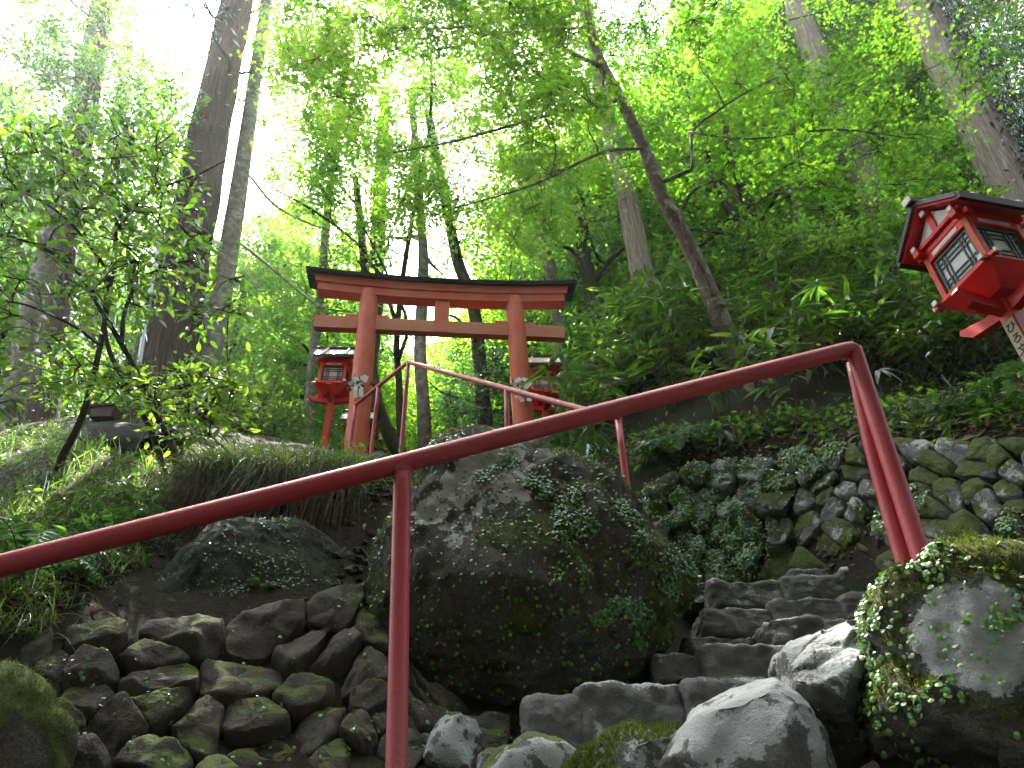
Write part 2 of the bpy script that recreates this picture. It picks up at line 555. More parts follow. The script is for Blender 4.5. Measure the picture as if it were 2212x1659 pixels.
def tube(mb, pts, rad, sides=10, cap=True, rough=0.0, seed=0, flare=None):
    p = np.asarray(pts, float)
    n = len(p)
    rad = np.broadcast_to(rad, (n,)).astype(float)
    t = unit(np.gradient(p, axis=0))
    ref = A([0, 0, 1.0]) if abs(t[0][2]) < 0.9 else A([1.0, 0, 0])
    u = unit(np.cross(ref, t[0]))
    us = []
    for k in range(n):
        u = unit(u - t[k] * (u @ t[k]))
        us.append(u)
    us = A(us)
    vs = np.cross(t, us)
    ang = np.linspace(0, 2 * math.pi, sides, endpoint=False)
    ring = np.cos(ang)[None, :, None] * us[:, None, :] + np.sin(ang)[None, :, None] * vs[:, None, :]
    r = rad[:, None] * np.ones((1, sides))
    length = np.concatenate([[0], np.cumsum(np.linalg.norm(np.diff(p, axis=0), axis=1))])
    if rough > 0:
        sp = np.stack([np.cos(ang)[None, :] * 2.2 + 0 * r, np.sin(ang)[None, :] * 2.2 + 0 * r, length[:, None] * 0.8 + 0 * r + seed * 5.1], -1).reshape(-1, 3)
        r = r * (1 + rough * fbm(sp, 3, seed).reshape(n, sides))
    if flare is not None:
        r = r * (1 + flare * np.exp(-length[:, None] / 0.5) * (1 + 0.5 * np.sin(ang * 5 + seed)[None, :]))
    v = (p[:, None, :] + ring * r[:, :, None]).reshape(-1, 3)
    k = np.arange(n - 1)[:, None] * sides
    j = np.arange(sides)[None, :]
    j2 = (j + 1) % sides
    q = np.stack([k + j, k + j2, k + sides + j2, k + sides + j], -1).reshape(-1, 4)
    uvx = np.minimum(ang, 2 * math.pi - ang)[None, :] * rad[:, None] * 1.0
    uv = np.stack([uvx + 0 * r, length[:, None] + 0 * r], -1).reshape(-1, 2)
    faces = [q]
    if cap:
        faces.append(np.arange(sides)[None, ::-1])
        faces.append((np.arange(sides) + (n - 1) * sides)[None, :])
    mb.add(v, faces, uv)


BOX_F = A([[0, 3, 2, 1], [4, 5, 6, 7], [0, 1, 5, 4], [1, 2, 6, 5], [2, 3, 7, 6], [3, 0, 4, 7]])


def box(mb, c, half, bev=0.0, rz=0.0, top=(1, 1)):
    """bevelled box; top scales the upper face"""
    c, h = A(c, float), A(half, float)
    pts = []
    if bev <= 0:
        for z in (-1, 1):
            for x, y in ((-1, -1), (1, -1), (1, 1), (-1, 1)):
                k = top if z > 0 else (1, 1)
                pts.append((x * h[0] * k[0], y * h[1] * k[1], z * h[2]))
        v = A(pts)
        f = [BOX_F]
    else:
        b = min(bev, h.min() * 0.6)
        v, f = [], []
        idx = {}
        for sx in (-1, 1):
            for sy in (-1, 1):
                for sz in (-1, 1):
                    for ax in range(3):
                        p = A([sx * h[0], sy * h[1], sz * h[2]], float)
                        for a2 in range(3):
                            if a2 != ax:
                                p[a2] -= b * A([sx, sy, sz])[a2]
                        if sz > 0:
                            p[0] *= top[0]
                            p[1] *= top[1]
                        idx[(sx, sy, sz, ax)] = len(v)
                        v.append(p)
        q, tri = [], []
        for ax in range(3):
            o1, o2 = [(1, 2), (2, 0), (0, 1)][ax]
            for s in (-1, 1):
                loop = []
                for a, b_ in ((-1, -1), (1, -1), (1, 1), (-1, 1)):
                    sg = [0, 0, 0]
                    sg[ax], sg[o1], sg[o2] = s, a, b_
                    loop.append(idx[(*sg, ax)])
                q.append(loop if s > 0 else loop[::-1])
            for a in (-1, 1):
                for b_ in (-1, 1):
                    sg0, sg1 = [0, 0, 0], [0, 0, 0]
                    sg0[ax], sg0[o1], sg0[o2] = -1, a, b_
                    sg1[ax], sg1[o1], sg1[o2] = 1, a, b_
                    loop = [idx[(*sg0, o1)], idx[(*sg1, o1)], idx[(*sg1, o2)], idx[(*sg0, o2)]]
                    q.append(loop if a * b_ > 0 else loop[::-1])
        for sx in (-1, 1):
            for sy in (-1, 1):
                for sz in (-1, 1):
                    l = [idx[(sx, sy, sz, a)] for a in range(3)]
                    tri.append(l if sx * sy * sz > 0 else l[::-1])
        v = A(v)
        f = [A(q), A(tri)]
    cr, sr = math.cos(rz), math.sin(rz)
    v = np.stack([v[:, 0] * cr - v[:, 1] * sr, v[:, 0] * sr + v[:, 1] * cr, v[:, 2]], -1) + c
    mb.add(v, f)


def prism(mb, outline, axis_from, axis_to, ex, ey):
    """outline (n,2) in the frame ex, ey swept from one point to another"""
    o = A(outline, float)
    n = len(o)
    a = A(axis_from) + o[:, :1] * A(ex) + o[:, 1:] * A(ey)
    b = A(axis_to) + o[:, :1] * A(ex) + o[:, 1:] * A(ey)
    i = np.arange(n)
    q = np.stack([i, (i + 1) % n, (i + 1) % n + n, i + n], -1)
    mb.add(np.vstack([a, b]), [q, i[None, ::-1], (i + n)[None, :]])


_SPH = {}


def sphere(n):
    """cube sphere directions and quads"""
    if n in _SPH:
        return _SPH[n]
    vid, v, q = {}, [], []

    def g(p):
        k = tuple(np.round(p, 6))
        if k not in vid:
            vid[k] = len(v)
            v.append(p)
        return vid[k]
    t = np.tan(np.linspace(-1, 1, n + 1) * math.pi / 4)
    for ax in range(3):
        for s in (-1, 1):
            ids = np.zeros((n + 1, n + 1), int)
            for a in range(n + 1):
                for b in range(n + 1):
                    p = [0, 0, 0]
                    p[ax], p[(ax + 1) % 3], p[(ax + 2) % 3] = s, t[a], t[b]
                    ids[a, b] = g(p)
            for a in range(n):
                for b in range(n):
                    l = [ids[a, b], ids[a + 1, b], ids[a + 1, b + 1], ids[a, b + 1]]
                    q.append(l if s > 0 else l[::-1])
    _SPH[n] = (unit(A(v, float)), A(q))
    return _SPH[n]


def normals_of(v, quads):
    d1 = v[quads[:, 2]] - v[quads[:, 0]]
    d2 = v[quads[:, 3]] - v[quads[:, 1]]
    fn = np.cross(d1, d2)
    nn = np.zeros_like(v)
    for k in range(quads.shape[1]):
        np.add.at(nn, quads[:, k], fn)
    return unit(nn)


def rockify(v, quads, amp, freq, seed, facet=0.5, cuts=None):
    """chisel planes and rough the surface of a closed stone"""
    c = v.mean(0)
    d = v - c
    rr = np.random.default_rng(seed)
    size = np.linalg.norm(d, axis=1).mean()
    for k in range(int(14 * facet) if cuts is None else cuts):
        n = unit(rr.normal(size=3))
        h = d @ n
        lim = h.max() * rr.uniform(0.72, 0.93)
        over = np.clip(h - lim, 0, None)
        d = d - n * (over * 0.85)[:, None]
    v = c + d
    if facet > 0.45:
        ns = int(26 + 30 * facet)
        sites = v[rr.integers(0, len(v), ns)]
        gr = rr.normal(size=(ns, 3)) * 0.12 * facet
        d2 = ((v[:, None] + 0.05 * size * fbm(v * freq * 3, 2, seed + 9)[:, None, None] - sites[None]) ** 2).sum(-1)
        k1 = np.argmin(d2, 1)
        n0 = normals_of(v, quads)
        v = v + n0 * np.clip(np.sum(gr[k1] * (v - sites[k1]), 1), -0.035 * size, 0.035 * size)[:, None]
    nn = normals_of(v, quads)
    rid = 1 - np.abs(fbm(v * freq * 0.6, 4, seed + 3))
    v = v + nn * (amp * size * (fbm(v * freq, 5, seed, 0.55) * 0.7 - 0.6 * np.clip(rid - 0.86, 0, 1) * 3 * 0.5))[:, None]
    return v


def moss_attr(v, nn, up0=0.25, up1=0.8, seed=0, freq=3.0, bias=0.0):
    return np.clip(smooth(up0, up1, nn[:, 2]) * 0.75 + 0.55 * fbm(v * freq, 3, seed + 91) + bias, 0, 1)


def outline_rock(name, label, px, y, thick, mat, seed, cat='boulder', sub=26, amp=0.10, freq=3.0, facet=0.5, moss=(0.25, 0.8, 0.0), parent=None, tilt=0.0, block=0.62, lichen=(), mossat=(), cuts=None):
    """a boulder whose outline follows px (list of (u,v)) at forward distance y; round with its own depth"""
    o3 = PP([(u, v, y) for u, v in px])
    c = o3.mean(0)
    view = unit(c - EYE)
    fx = unit(np.cross(view, A([0, 0, 1.0])))
    fz = A([0, 0, 1.0])
    # true vertical plane facing the viewer, tilted back a little
    o2 = np.stack([(o3 - c) @ fx, (o3 - c) @ fz], -1)
    th = np.arctan2(o2[:, 1], o2[:, 0])
    ra = np.linalg.norm(o2, axis=1)
    order = np.argsort(th)
    th, ra = th[order], ra[order]
    th = np.concatenate([th[-3:] - 2 * math.pi, th, th[:3] + 2 * math.pi])
    ra = np.concatenate([ra[-3:], ra, ra[:3]])
    d, q = sphere(sub)
    ang = np.arctan2(d[:, 2], d[:, 0])
    rho = np.sqrt(d[:, 0] ** 2 + d[:, 2] ** 2)
    R = np.interp(ang, th, ra)
    rr = np.clip(rho, 0, 1) ** block
    back = unit(A([-fx[1], fx[0], 0]))
    dep = np.sign(d[:, 1]) * np.abs(d[:, 1]) ** 0.75 * thick
    zz = R * rr * np.sin(ang)
    v = c + (R * rr * np.cos(ang))[:, None] * fx + zz[:, None] * fz + (dep + tilt * zz)[:, None] * back
    v = rockify(v, q, amp, freq, seed, facet, cuts)
    nn = normals_of(v, q)
    if nn[:, 2] @ (v[:, 2] - v[:, 2].mean()) < 0:
        q = q[:, ::-1]
        nn = -nn
    mb = MB()
    m = moss_attr(v, nn, moss[0], moss[1], seed, bias=moss[2])
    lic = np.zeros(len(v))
    for (lu, lv, ly, lr, lw) in lichen:  # real lichen spots, and the sunlit patch painted on the huge boulder
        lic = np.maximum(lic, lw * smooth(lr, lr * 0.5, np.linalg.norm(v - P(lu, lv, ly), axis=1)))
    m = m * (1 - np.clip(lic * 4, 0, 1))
    for (lu, lv, ly, lr, lw) in mossat:
        m = np.maximum(m, lw * smooth(lr, lr * 0.5, np.linalg.norm(v - P(lu, lv, ly), axis=1)) * (lic < 0.05))
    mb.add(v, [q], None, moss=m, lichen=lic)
    ob = mb.obj(name, mat, parent)
    if parent is None:
        tag(ob, label, cat)
    return ob, v, q, nn, m


# ------------------------------------------------------------------ leaves
def star_leaf():
    lob = [(-140, 0.30), (-92, 0.50), (-45, 0.62), (0, 0.68), (45, 0.62), (92, 0.50), (140, 0.30)]
    pts = [(0.0, 0.0, 0.0)]
    for k, (a, r) in enumerate(lob):
        a0 = math.radians(a)
        pts.append((r * math.cos(a0), r * math.sin(a0), -0.22 * r))
        if k < 6:
            a1 = math.radians((a + lob[k + 1][0]) / 2)
            pts.append((0.27 * math.cos(a1), 0.27 * math.sin(a1), 0.0))
    pts = A(pts)
    n = len(pts) - 1
    tri = [(0, k, k + 1) for k in range(1, n)]
    # narrow lobes: valley-tip-valley triangles plus the hub
    return pts, [A(tri)]


def oval_leaf(wd=0.42, fold=0.06, droop=0.12):
    xs = [0, 0.28, 0.62, 1.0]
    ws = [0.02, wd * 0.46, wd * 0.42, 0.0]
    pts = []
    for x, h in zip(xs, ws):
        z = -droop * x * x
        pts += [(x, -h, z + fold * h * 4), (x, 0, z), (x, h, z + fold * h * 4)]
    q = []
    for k in range(3):
        for j in range(2):
            a = k * 3 + j
            q.append((a, a + 3, a + 4, a + 1))
    return A(pts, float), [A(q)]


def long_leaf(wd=0.15, droop=0.35):
    xs = [0, 0.12, 0.35, 0.62, 0.85, 1.0]
    ws = [0.012, wd * 0.42, wd * 0.5, wd * 0.42, wd * 0.2, 0.0]
    pts, q = [], []
    for x, h in zip(xs, ws):
        z = -droop * x * x
        pts += [(x, -h, z + 0.25 * h), (x, 0, z), (x, h, z + 0.25 * h)]
    for k in range(len(xs) - 1):
        for j in range(2):
            a = k * 3 + j
            q.append((a, a + 3, a + 4, a + 1))
    return A(pts, float), [A(q)]


def round_leaf():
    a = np.linspace(0, 2 * math.pi, 8, endpoint=False)
    pts = np.vstack([[0, 0, 0.12], np.stack([np.cos(a) * 0.5, np.sin(a) * 0.5, 0 * a], -1)])
    tri = [(0, k + 1, (k + 1) % 8 + 1) for k in range(8)]
    return pts, [A(tri)]


def rhomb_leaf(wd=0.55):
    pts = A([(0, 0, 0), (0.45, -wd / 2, 0.07), (1, 0, -0.12), (0.45, wd / 2, 0.07)], float)
    return pts, [A([(0, 1, 2), (0, 2, 3)])]


LEAF = {'star': star_leaf(), 'oval': oval_leaf(), 'long': long_leaf(0.21, 0.4), 'round': round_leaf(), 'rhomb': rhomb_leaf(),
        'slim': oval_leaf(0.30, 0.05, 0.2), 'blade': long_leaf(0.035, 0.0), 'needle': rhomb_leaf(0.22)}


def leaves(mb, kind, pos, nrm, dirs, size, tint):
    pv, pf = LEAF[kind]
    pos = np.asarray(pos, float)
    n = len(pos)
    if n == 0:
        return
    z = unit(nrm)
    x = unit(dirs - z * np.sum(dirs * z, 1, keepdims=True))
    y = np.cross(z, x)
    s = np.broadcast_to(size, (n,))[:, None, None]
    v = pos[:, None, :] + s * (pv[None, :, 0:1] * x[:, None, :] + pv[None, :, 1:2] * y[:, None, :] + pv[None, :, 2:3] * z[:, None, :])
    k = len(pv)
    faces = [(f[None, :, :] + (np.arange(n) * k)[:, None, None]).reshape(-1, f.shape[1]) for f in pf]
    mb.add(v.reshape(-1, 3), faces, None, tint=np.repeat(np.clip(np.broadcast_to(tint, (n,)), 0, 1), k))


def rand_dirs(n, zscale=1.0):
    d = rng.normal(size=(n, 3))
    d[:, 2] *= zscale
    return unit(d)


def up_normals(n, tilt):
    d = rng.normal(size=(n, 3)) * tilt
    d[:, 2] = 1
    return unit(d)


# ------------------------------------------------------------------ terrain
CT = [  # ledge over the low wall, left bank
    (20, 1290, 2.75), (100, 1375, 2.8), (250, 1365, 2.95), (450, 1370, 3.1), (640, 1365, 3.2), (800, 1345, 3.3),
    (150, 1200, 3.3), (60, 1120, 3.9), (250, 1110, 4.1), (30, 1020, 5.0), (150, 980, 5.4), (340, 1045, 4.5), (280, 990, 5.4),
    (480, 1170, 3.75), (620, 1150, 3.8), (430, 1062, 4.15), (520, 1040, 4.25), (640, 1028, 4.35), (760, 1050, 4.3),
    (700, 1010, 5.0), (830, 1006, 5.2), (560, 1005, 5.3), (430, 1000, 5.6), (768, 990, 8.4), (1136, 988, 8.65), (950, 1012, 6.0), (950, 1000, 8.5),
    (90, 925, 8.5), (330, 905, 9), (20, 930, 8.0), (560, 960, 9),
    (930, 1080, 4.2), (1050, 1060, 4.4), (1150, 1055, 4.8), (1250, 1020, 5.2),
    # stairs and the path above them
    (1450, 1255, 4.4), (1150, 1540, 3.0), (1000, 1500, 3.1),
    # foot and top of the right-hand wall
    (1500, 1252, 4.5), (1700, 1240, 4.3), (1950, 1235, 3.55), (2150, 1290, 2.95), (2230, 1310, 2.8),
    (1400, 1052, 4.75), (1540, 1005, 4.72), (1700, 980, 4.48), (1850, 968, 4.06), (2050, 965, 3.46), (2212, 970, 3.16), (2350, 980, 2.98),
    # the bank above it
    (1320, 960, 6.0), (1250, 900, 7.2), (1420, 930, 5.7), (1600, 880, 5.5), (1850, 880, 4.9), (2100, 880, 4.2), (2212, 850, 4.2),
    (2000, 760, 5.8), (1800, 730, 6.5), (1600, 790, 6.2), (1450, 810, 6.8), (1400, 720, 8.8), (1600, 700, 8.0), (1890, 590, 10), (2212, 590, 7.2), (2060, 660, 7.2)]
CW = [(8, 14, 15.5), (14, 14, 19), (4, 14, 11), (0, 14, 5.6), (-4, 13, 6.6), (-9, 12, 7.2), (-14, 12, 7), (-10, 5, 3.2), (-6, 4, 2.4), (7, 4, 6.0),
      (10, 3, 6.5), (4.5, 2.0, 3.2), (-3, 1.8, 1.2), (-7, 1.8, 1.0), (-14, 4, 2), (14, 6, 11), (20, 20, 24), (0, 24, 7), (-10, 24, 8), (-20, 24, 8), (8, 24, 16),
      (-20, 40, 14), (0, 40, 14), (15, 40, 24), (30, 40, 30), (-30, 40, 14), (-30, 10, 6), (30, 10, 20), (24, 4, 12), (-24, 3, 2), (0, 62, 26), (-30, 62, 26), (30, 62, 40)]
CL = [(1150, 1640, 2.2), (1450, 1620, 2.35), (1650, 1450, 2.8), (1600, 1400, 3.0), (1700, 1320, 3.4), (1750, 1262, 3.9), (1500, 1290, 3.8),
      (1300, 1440, 3.3), (1850, 1640, 2.0), (2100, 1500, 2.2), (1980, 1300, 2.5), (2200, 1450, 2.2), (1850, 1290, 3.2)]
CF = [(-100, 1900, 2.1), (60, 1900, 2.15), (400, 1900, 2.25), (800, 1900, 2.3), (1050, 1900, 2.3)]
_cp = np.vstack([PP(CT), PP(CL) - A([0, 0, 0.3]), PP(CF), A(CW, float)])


def _tps(r2):
    return 0.5 * r2 * np.log(r2 + 1e-9)


_n = len(_cp)
_K = _tps(((_cp[:, None, :2] - _cp[None, :, :2]) ** 2).sum(-1)) + np.eye(_n) * 0.02
_Pm = np.hstack([np.ones((_n, 1)), _cp[:, :2]])
_sol = np.linalg.solve(np.block([[_K, _Pm], [_Pm.T, np.zeros((3, 3))]]), np.concatenate([_cp[:, 2], np.zeros(3)]))


def H(x, y):
    x, y = np.broadcast_arrays(np.asarray(x, float), np.asarray(y, float))
    xy = np.stack([x.ravel(), y.ravel()], -1)
    z = np.zeros(len(xy))
    for k in range(0, len(xy), 8000):
        b = xy[k:k + 8000]
        z[k:k + 8000] = _tps(((b[:, None] - _cp[None, :, :2]) ** 2).sum(-1)) @ _sol[:_n] + np.hstack([np.ones((len(b), 1)), b]) @ _sol[_n:]
    z = z * smooth(0.9, 2.0, xy[:, 1])
    z = np.maximum(z, -0.05)
    return z.reshape(x.shape)


def ground_at(u, v, y0=1.8, y1=30.0):
    """first point of the hillside seen in direction (u, v)"""
    ys = np.concatenate([np.arange(y0, 10, 0.06), np.arange(10, y1, 0.3)])
    d = _D * FPX + _R * (u - 1106.0) - _U * (v - 829.5)
    d = d / d[1]
    p = EYE + ys[:, None] * d
    h = H(p[:, 0], p[:, 1])
    hit = np.nonzero(p[:, 2] < h)[0]
    if len(hit) == 0:
        return None
    q = p[hit[0]].copy()
    q[2] = h[hit[0]]
    return q


def ground_normal(x, y):
    e = 0.05
    return unit(np.stack([-(H(x + e, y) - H(x - e, y)) / (2 * e), -(H(x, y + e) - H(x, y - e)) / (2 * e), np.ones_like(np.asarray(x, float))], -1))


def warp(n, a, b, c, k):
    t = np.linspace(-1, 1, n)
    s = np.sinh(t * k) / math.sinh(k)
    return np.where(s < 0, c + (c - a) * s, c + (b - c) * s)


gx = warp(260, -60, 60, 0, 4.2)
gy = 0.6 + (np.sinh(np.linspace(0, 1, 260) * 3.4) / math.sinh(3.4)) * 79
X, Y = np.meshgrid(gx, gy)
Z = H(X, Y)
pts = np.stack([X, Y, Z], -1).reshape(-1, 3)
pts[:, 2] += (0.06 * fbm(pts * A([1.6, 1.6, 1.6]), 5, 5) * smooth(1.2, 2.2, pts[:, 1]))
i = np.arange(259)[:, None] * 260 + np.arange(259)[None, :]
mb = MB()
mb.add(pts, [np.stack([i, i + 1, i + 261, i + 260], -1).reshape(-1, 4)])
hill = tag(mb.obj('hillside', 'soil'), kind='structure')
mb = MB()
a = np.linspace(0, 2 * math.pi, 48, endpoint=False)
mb.add(np.vstack([[0, 0, -0.12], np.stack([900 * np.cos(a), 900 * np.sin(a), 0 * a - 0.12], -1)]), [A([(0, k + 1, (k + 1) % 48 + 1) for k in range(48)])])
tag(mb.obj('ground', 'soil'), kind='structure')


# ------------------------------------------------------------------ dry stone walls
def clip_poly(poly, n, c):
    """keep the side n.p <= c"""
    out = []
    for k in range(len(poly)):
        p, q = poly[k], poly[(k + 1) % len(poly)]
        dp, dq = p @ n - c, q @ n - c
        if dp <= 0:
            out.append(p)
        if dp * dq < 0:
            out.append(p + (q - p) * (dp / (dp - dq)))
    return out


def stone_wall(name, label, bottom, top, count, mat, seed, bulge=0.07, gap=0.012, mossb=0.0):
    rr = np.random.default_rng(seed)
    B, T = spline(PP(bottom), 60), spline(PP(top), 60)
    L = np.linalg.norm(np.diff((B + T) / 2, axis=0), axis=1).sum()
    Hh = np.linalg.norm(T - B, axis=1).mean()
    side = unit(np.gradient((B + T) / 2, axis=0))
    upv = unit(T - B)
    nor = unit(np.cross(side, upv))
    nor = nor * np.sign(np.sum(nor * (EYE - (B + T) / 2), 1))[:, None]

    def at(a, b, d):
        s = np.clip(a / L, 0, 1) * 59
        k = np.minimum(s.astype(int), 58)
        f = (s - k)[:, None]
        bb, tt, nn = B[k] * (1 - f) + B[k + 1] * f, T[k] * (1 - f) + T[k + 1] * f, unit(nor[k] * (1 - f) + nor[k + 1] * f)
        t = (b / Hh)[:, None]
        return bb * (1 - t) + tt * t + nn * d[:, None], nn
    rows = max(3, int(round(math.sqrt(count * Hh / L))))
    cols = int(round(count / rows))
    S = []
    for r_ in range(rows):
        for c_ in range(cols):
            S.append(((c_ + 0.5 + (0.5 if r_ % 2 else 0) + rr.normal() * 0.22) * L / cols, (r_ + 0.5 + rr.normal() * 0.17) * Hh / rows))
    S = A([(rr.uniform(0, L), rr.uniform(0, Hh)) for _ in S])
    gq = np.stack([rr.uniform(0, L, 9000), rr.uniform(0, Hh, 9000)], -1)
    wq = 1 + 1.6 * (vnoise(np.c_[gq * 2.2, gq[:, :1] * 0 + seed], seed) > 0.15)
    for _ in range(3):
        own = np.argmin(((gq[:, None] - S[None]) ** 2 * A([0.62, 1.6])).sum(-1), 1)
        for k in range(len(S)):
            m_ = own == k
            if m_.any():
                S[k] = (gq[m_] * wq[m_, None]).sum(0) / wq[m_].sum()
    root = thing(name, label, 'stone wall', (B[30] + T[30]) / 2 * A([1, 1, 0]) + A([0, 0, B[30][2]]))
    # earth packed behind the stones
    mb = MB()
    ga, gb = np.meshgrid(np.linspace(0, L, 40), np.linspace(-0.05, Hh, 14))
    p, nn = at(ga.ravel(), gb.ravel(), -0.025 + 0.012 * rr.normal(size=ga.size))
    ii = np.arange(13)[:, None] * 40 + np.arange(39)[None, :]
    mb.add(p, [np.stack([ii, ii + 1, ii + 41, ii + 40], -1).reshape(-1, 4)], None)
    mb.obj('earth_filling', 'soil', root)
    allv, alln = [], []
    nr, ns = 9, 48
    rings = A([1.0, 1.0, 0.975, 0.92, 0.82, 0.66, 0.46, 0.24, 0.0])
    deps = A([-1.8, 0.1, 0.66, 0.86, 0.94, 0.97, 0.99, 1.0, 1.0])
    for k in range(len(S)):
        poly = [A(x, float) for x in ((S[k][0] - 0.4, -0.03), (S[k][0] + 0.4, -0.03), (S[k][0] + 0.4, Hh + 0.04), (S[k][0] - 0.4, Hh + 0.04))]
        for j in range(len(S)):
            if j != k and abs(S[j] - S[k]).max() < 0.9:
                d = S[j] - S[k]
                ln = np.linalg.norm(d)
                if ln < 1e-4:
                    continue
                n = d / ln
                poly = clip_poly(poly, n, n @ (S[j] + S[k]) / 2 - gap * rr.uniform(0.2, 1.3))
                if len(poly) < 3:
                    break
        if len(poly) < 3:
            continue
        pl = A(poly)
        c = pl.mean(0)
        size = math.sqrt(np.linalg.norm(np.ptp(pl, axis=0)) ** 2 / 2)
        if size < 0.04:
            continue
        # resample the outline by angle, round its corners
        ang = np.linspace(0, 2 * math.pi, ns, endpoint=False)
        rad = np.full(ns, 9.0)
        for m_ in range(len(pl)):
            p0, p1 = pl[m_] - c, pl[(m_ + 1) % len(pl)] - c
            e = p1 - p0
            n = A([e[1], -e[0]])
            n = n / (np.linalg.norm(n) + 1e-9)
            if n @ p0 < 0:
                n = -n
            cs = np.cos(ang) * n[0] + np.sin(ang) * n[1]
            rad = np.where(cs > 1e-3, np.minimum(rad, (n @ p0) / np.maximum(cs, 1e-3)), rad)
        for _ in range(1):
            rad = 0.5 * rad + 0.25 * (np.roll(rad, 1) + np.roll(rad, -1))
        rad = rad * rr.uniform(0.98, 1.04)
        bl = bulge * rr.uniform(0.6, 1.5)
        slope = rr.normal(size=2) * 0.16
        a = c[0] + rings[:, None] * rad[None, :] * np.cos(ang)[None, :]
        b = c[1] + rings[:, None] * rad[None, :] * np.sin(ang)[None, :]
        tilt = ((a - c[0]) * slope[0] + (b - c[1]) * slope[1]) * np.clip(deps, 0, 1)[:, None]
        dd = deps[:, None] * bl + tilt + rr.normal() * 0.012
        v, nn = at(a.ravel(), b.ravel(), dd.ravel())
        fr = 1.0 / max(size, 0.05)
        amp = 0.085 * size
        disp = fbm(v * fr * 1.6, 5, seed + k) * amp + fbm(v * fr * 4.5, 4, seed + k + 50) * amp * 0.45
        for _c in range(4):
            cut = unit(rr.normal(size=3) + nn.mean(0) * 0.9)
            hq = (v - v.mean(0)) @ cut
            v = v - cut * (np.clip(hq - hq.max() * rr.uniform(0.55, 0.85), 0, None) * 0.92)[:, None]
        v = v + nn * disp[:, None]
        ii = np.arange(nr - 1)[:, None] * ns + np.arange(ns)[None, :]
        i2 = np.arange(nr - 1)[:, None] * ns + (np.arange(ns)[None, :] + 1) % ns
        q = np.stack([ii, i2, i2 + ns, ii + ns], -1).reshape(-1, 4)
        nm = normals_of(v, q)
        if (nm * nn).sum() < 0:
            q = q[:, ::-1]
            nm = -nm
        mb = MB()
        mm = np.clip(moss_attr(v, nm, 0.2, 0.9, seed + k, 5.0, mossb + rr.normal() * 0.12), 0, 1)
        mb.add(v, [q], None, moss=mm)
        mb.obj('stone', mat, root)
        allv.append(v)
        alln.append(nm)
    return root, np.concatenate(allv), np.concatenate(alln)


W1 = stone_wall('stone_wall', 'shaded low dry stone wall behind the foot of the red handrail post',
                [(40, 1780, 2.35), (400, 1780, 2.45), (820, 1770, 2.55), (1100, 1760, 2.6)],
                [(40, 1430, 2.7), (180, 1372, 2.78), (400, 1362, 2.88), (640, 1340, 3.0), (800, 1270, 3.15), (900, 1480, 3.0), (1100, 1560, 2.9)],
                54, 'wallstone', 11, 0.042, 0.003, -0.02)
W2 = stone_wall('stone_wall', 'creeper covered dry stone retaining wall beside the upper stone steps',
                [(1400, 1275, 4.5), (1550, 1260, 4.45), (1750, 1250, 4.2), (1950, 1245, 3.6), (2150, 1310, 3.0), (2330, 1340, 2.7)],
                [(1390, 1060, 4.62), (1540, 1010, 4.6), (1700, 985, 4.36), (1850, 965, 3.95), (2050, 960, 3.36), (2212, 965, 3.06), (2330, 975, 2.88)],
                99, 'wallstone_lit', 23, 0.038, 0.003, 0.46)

# ------------------------------------------------------------------ boulders
BIG = outline_rock('boulder', 'huge dark boulder with moss and a painted sunlit top between low wall and steps',
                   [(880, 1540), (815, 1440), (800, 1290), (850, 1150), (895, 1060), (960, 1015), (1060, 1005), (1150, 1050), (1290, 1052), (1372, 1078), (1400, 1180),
                    (1462, 1258), (1500, 1312), (1430, 1360), (1405, 1440), (1300, 1500), (1130, 1540), (960, 1570)], 3.35, 0.55, 'boulder', 31, sub=96, amp=0.13, freq=2.6, facet=0.4, cuts=7, moss=(-0.5, 0.8, 0.12), tilt=0.08, block=0.46, lichen=[(1065, 1060, 3.0, 0.36, 0.36), (945, 1110, 2.95, 0.17, 0.3), (985, 1165, 2.9, 0.16, 0.28), (905, 1170, 2.95, 0.14, 0.26), (1290, 1060, 3.1, 0.16, 0.25)], mossat=[(950, 1035, 3.15, 0.36, 0.9), (1200, 1065, 3.3, 0.25, 0.7)])  # sunlight on the top left is painted in through the pale spots
SLAB = outline_rock('boulder', 'sloping rock face with deep shade in its colour, under the overhanging grass',
                    [(255, 1360), (340, 1285), (420, 1215), (490, 1155), (560, 1120), (660, 1120), (760, 1150), (815, 1200), (815, 1340), (640, 1420), (400, 1440), (280, 1430)], 3.58, 0.22, 'shadeface', 37, sub=60, amp=0.13, freq=3.2, facet=0.44, cuts=8, moss=(-0.5, 0.8, 0.2), tilt=0.3, block=0.5)
NA = outline_rock('boulder', 'pale grey boulder with lichen at the foot of the stone steps',
                  [(1400, 1780), (1445, 1660), (1490, 1580), (1540, 1525), (1590, 1492), (1645, 1490), (1700, 1515), (1765, 1585), (1815, 1660), (1840, 1780)], 1.75, 0.26, 'rock_near', 41, sub=72, amp=0.10, freq=4.5, facet=0.44, cuts=17, moss=(0.6, 1.1, -0.25), tilt=0.2)
NB = outline_rock('boulder', 'pale lichen boulder with a dark underside leaning on the steps',
                  [(1650, 1490), (1690, 1425), (1760, 1385), (1830, 1362), (1885, 1385), (1915, 1430), (1930, 1520), (1910, 1600), (1850, 1660), (1770, 1640), (1700, 1560)], 1.92, 0.24, 'rock_near', 43, sub=72, amp=0.085, freq=5, facet=1.3, moss=(0.6, 1.1, -0.12), tilt=0.25)
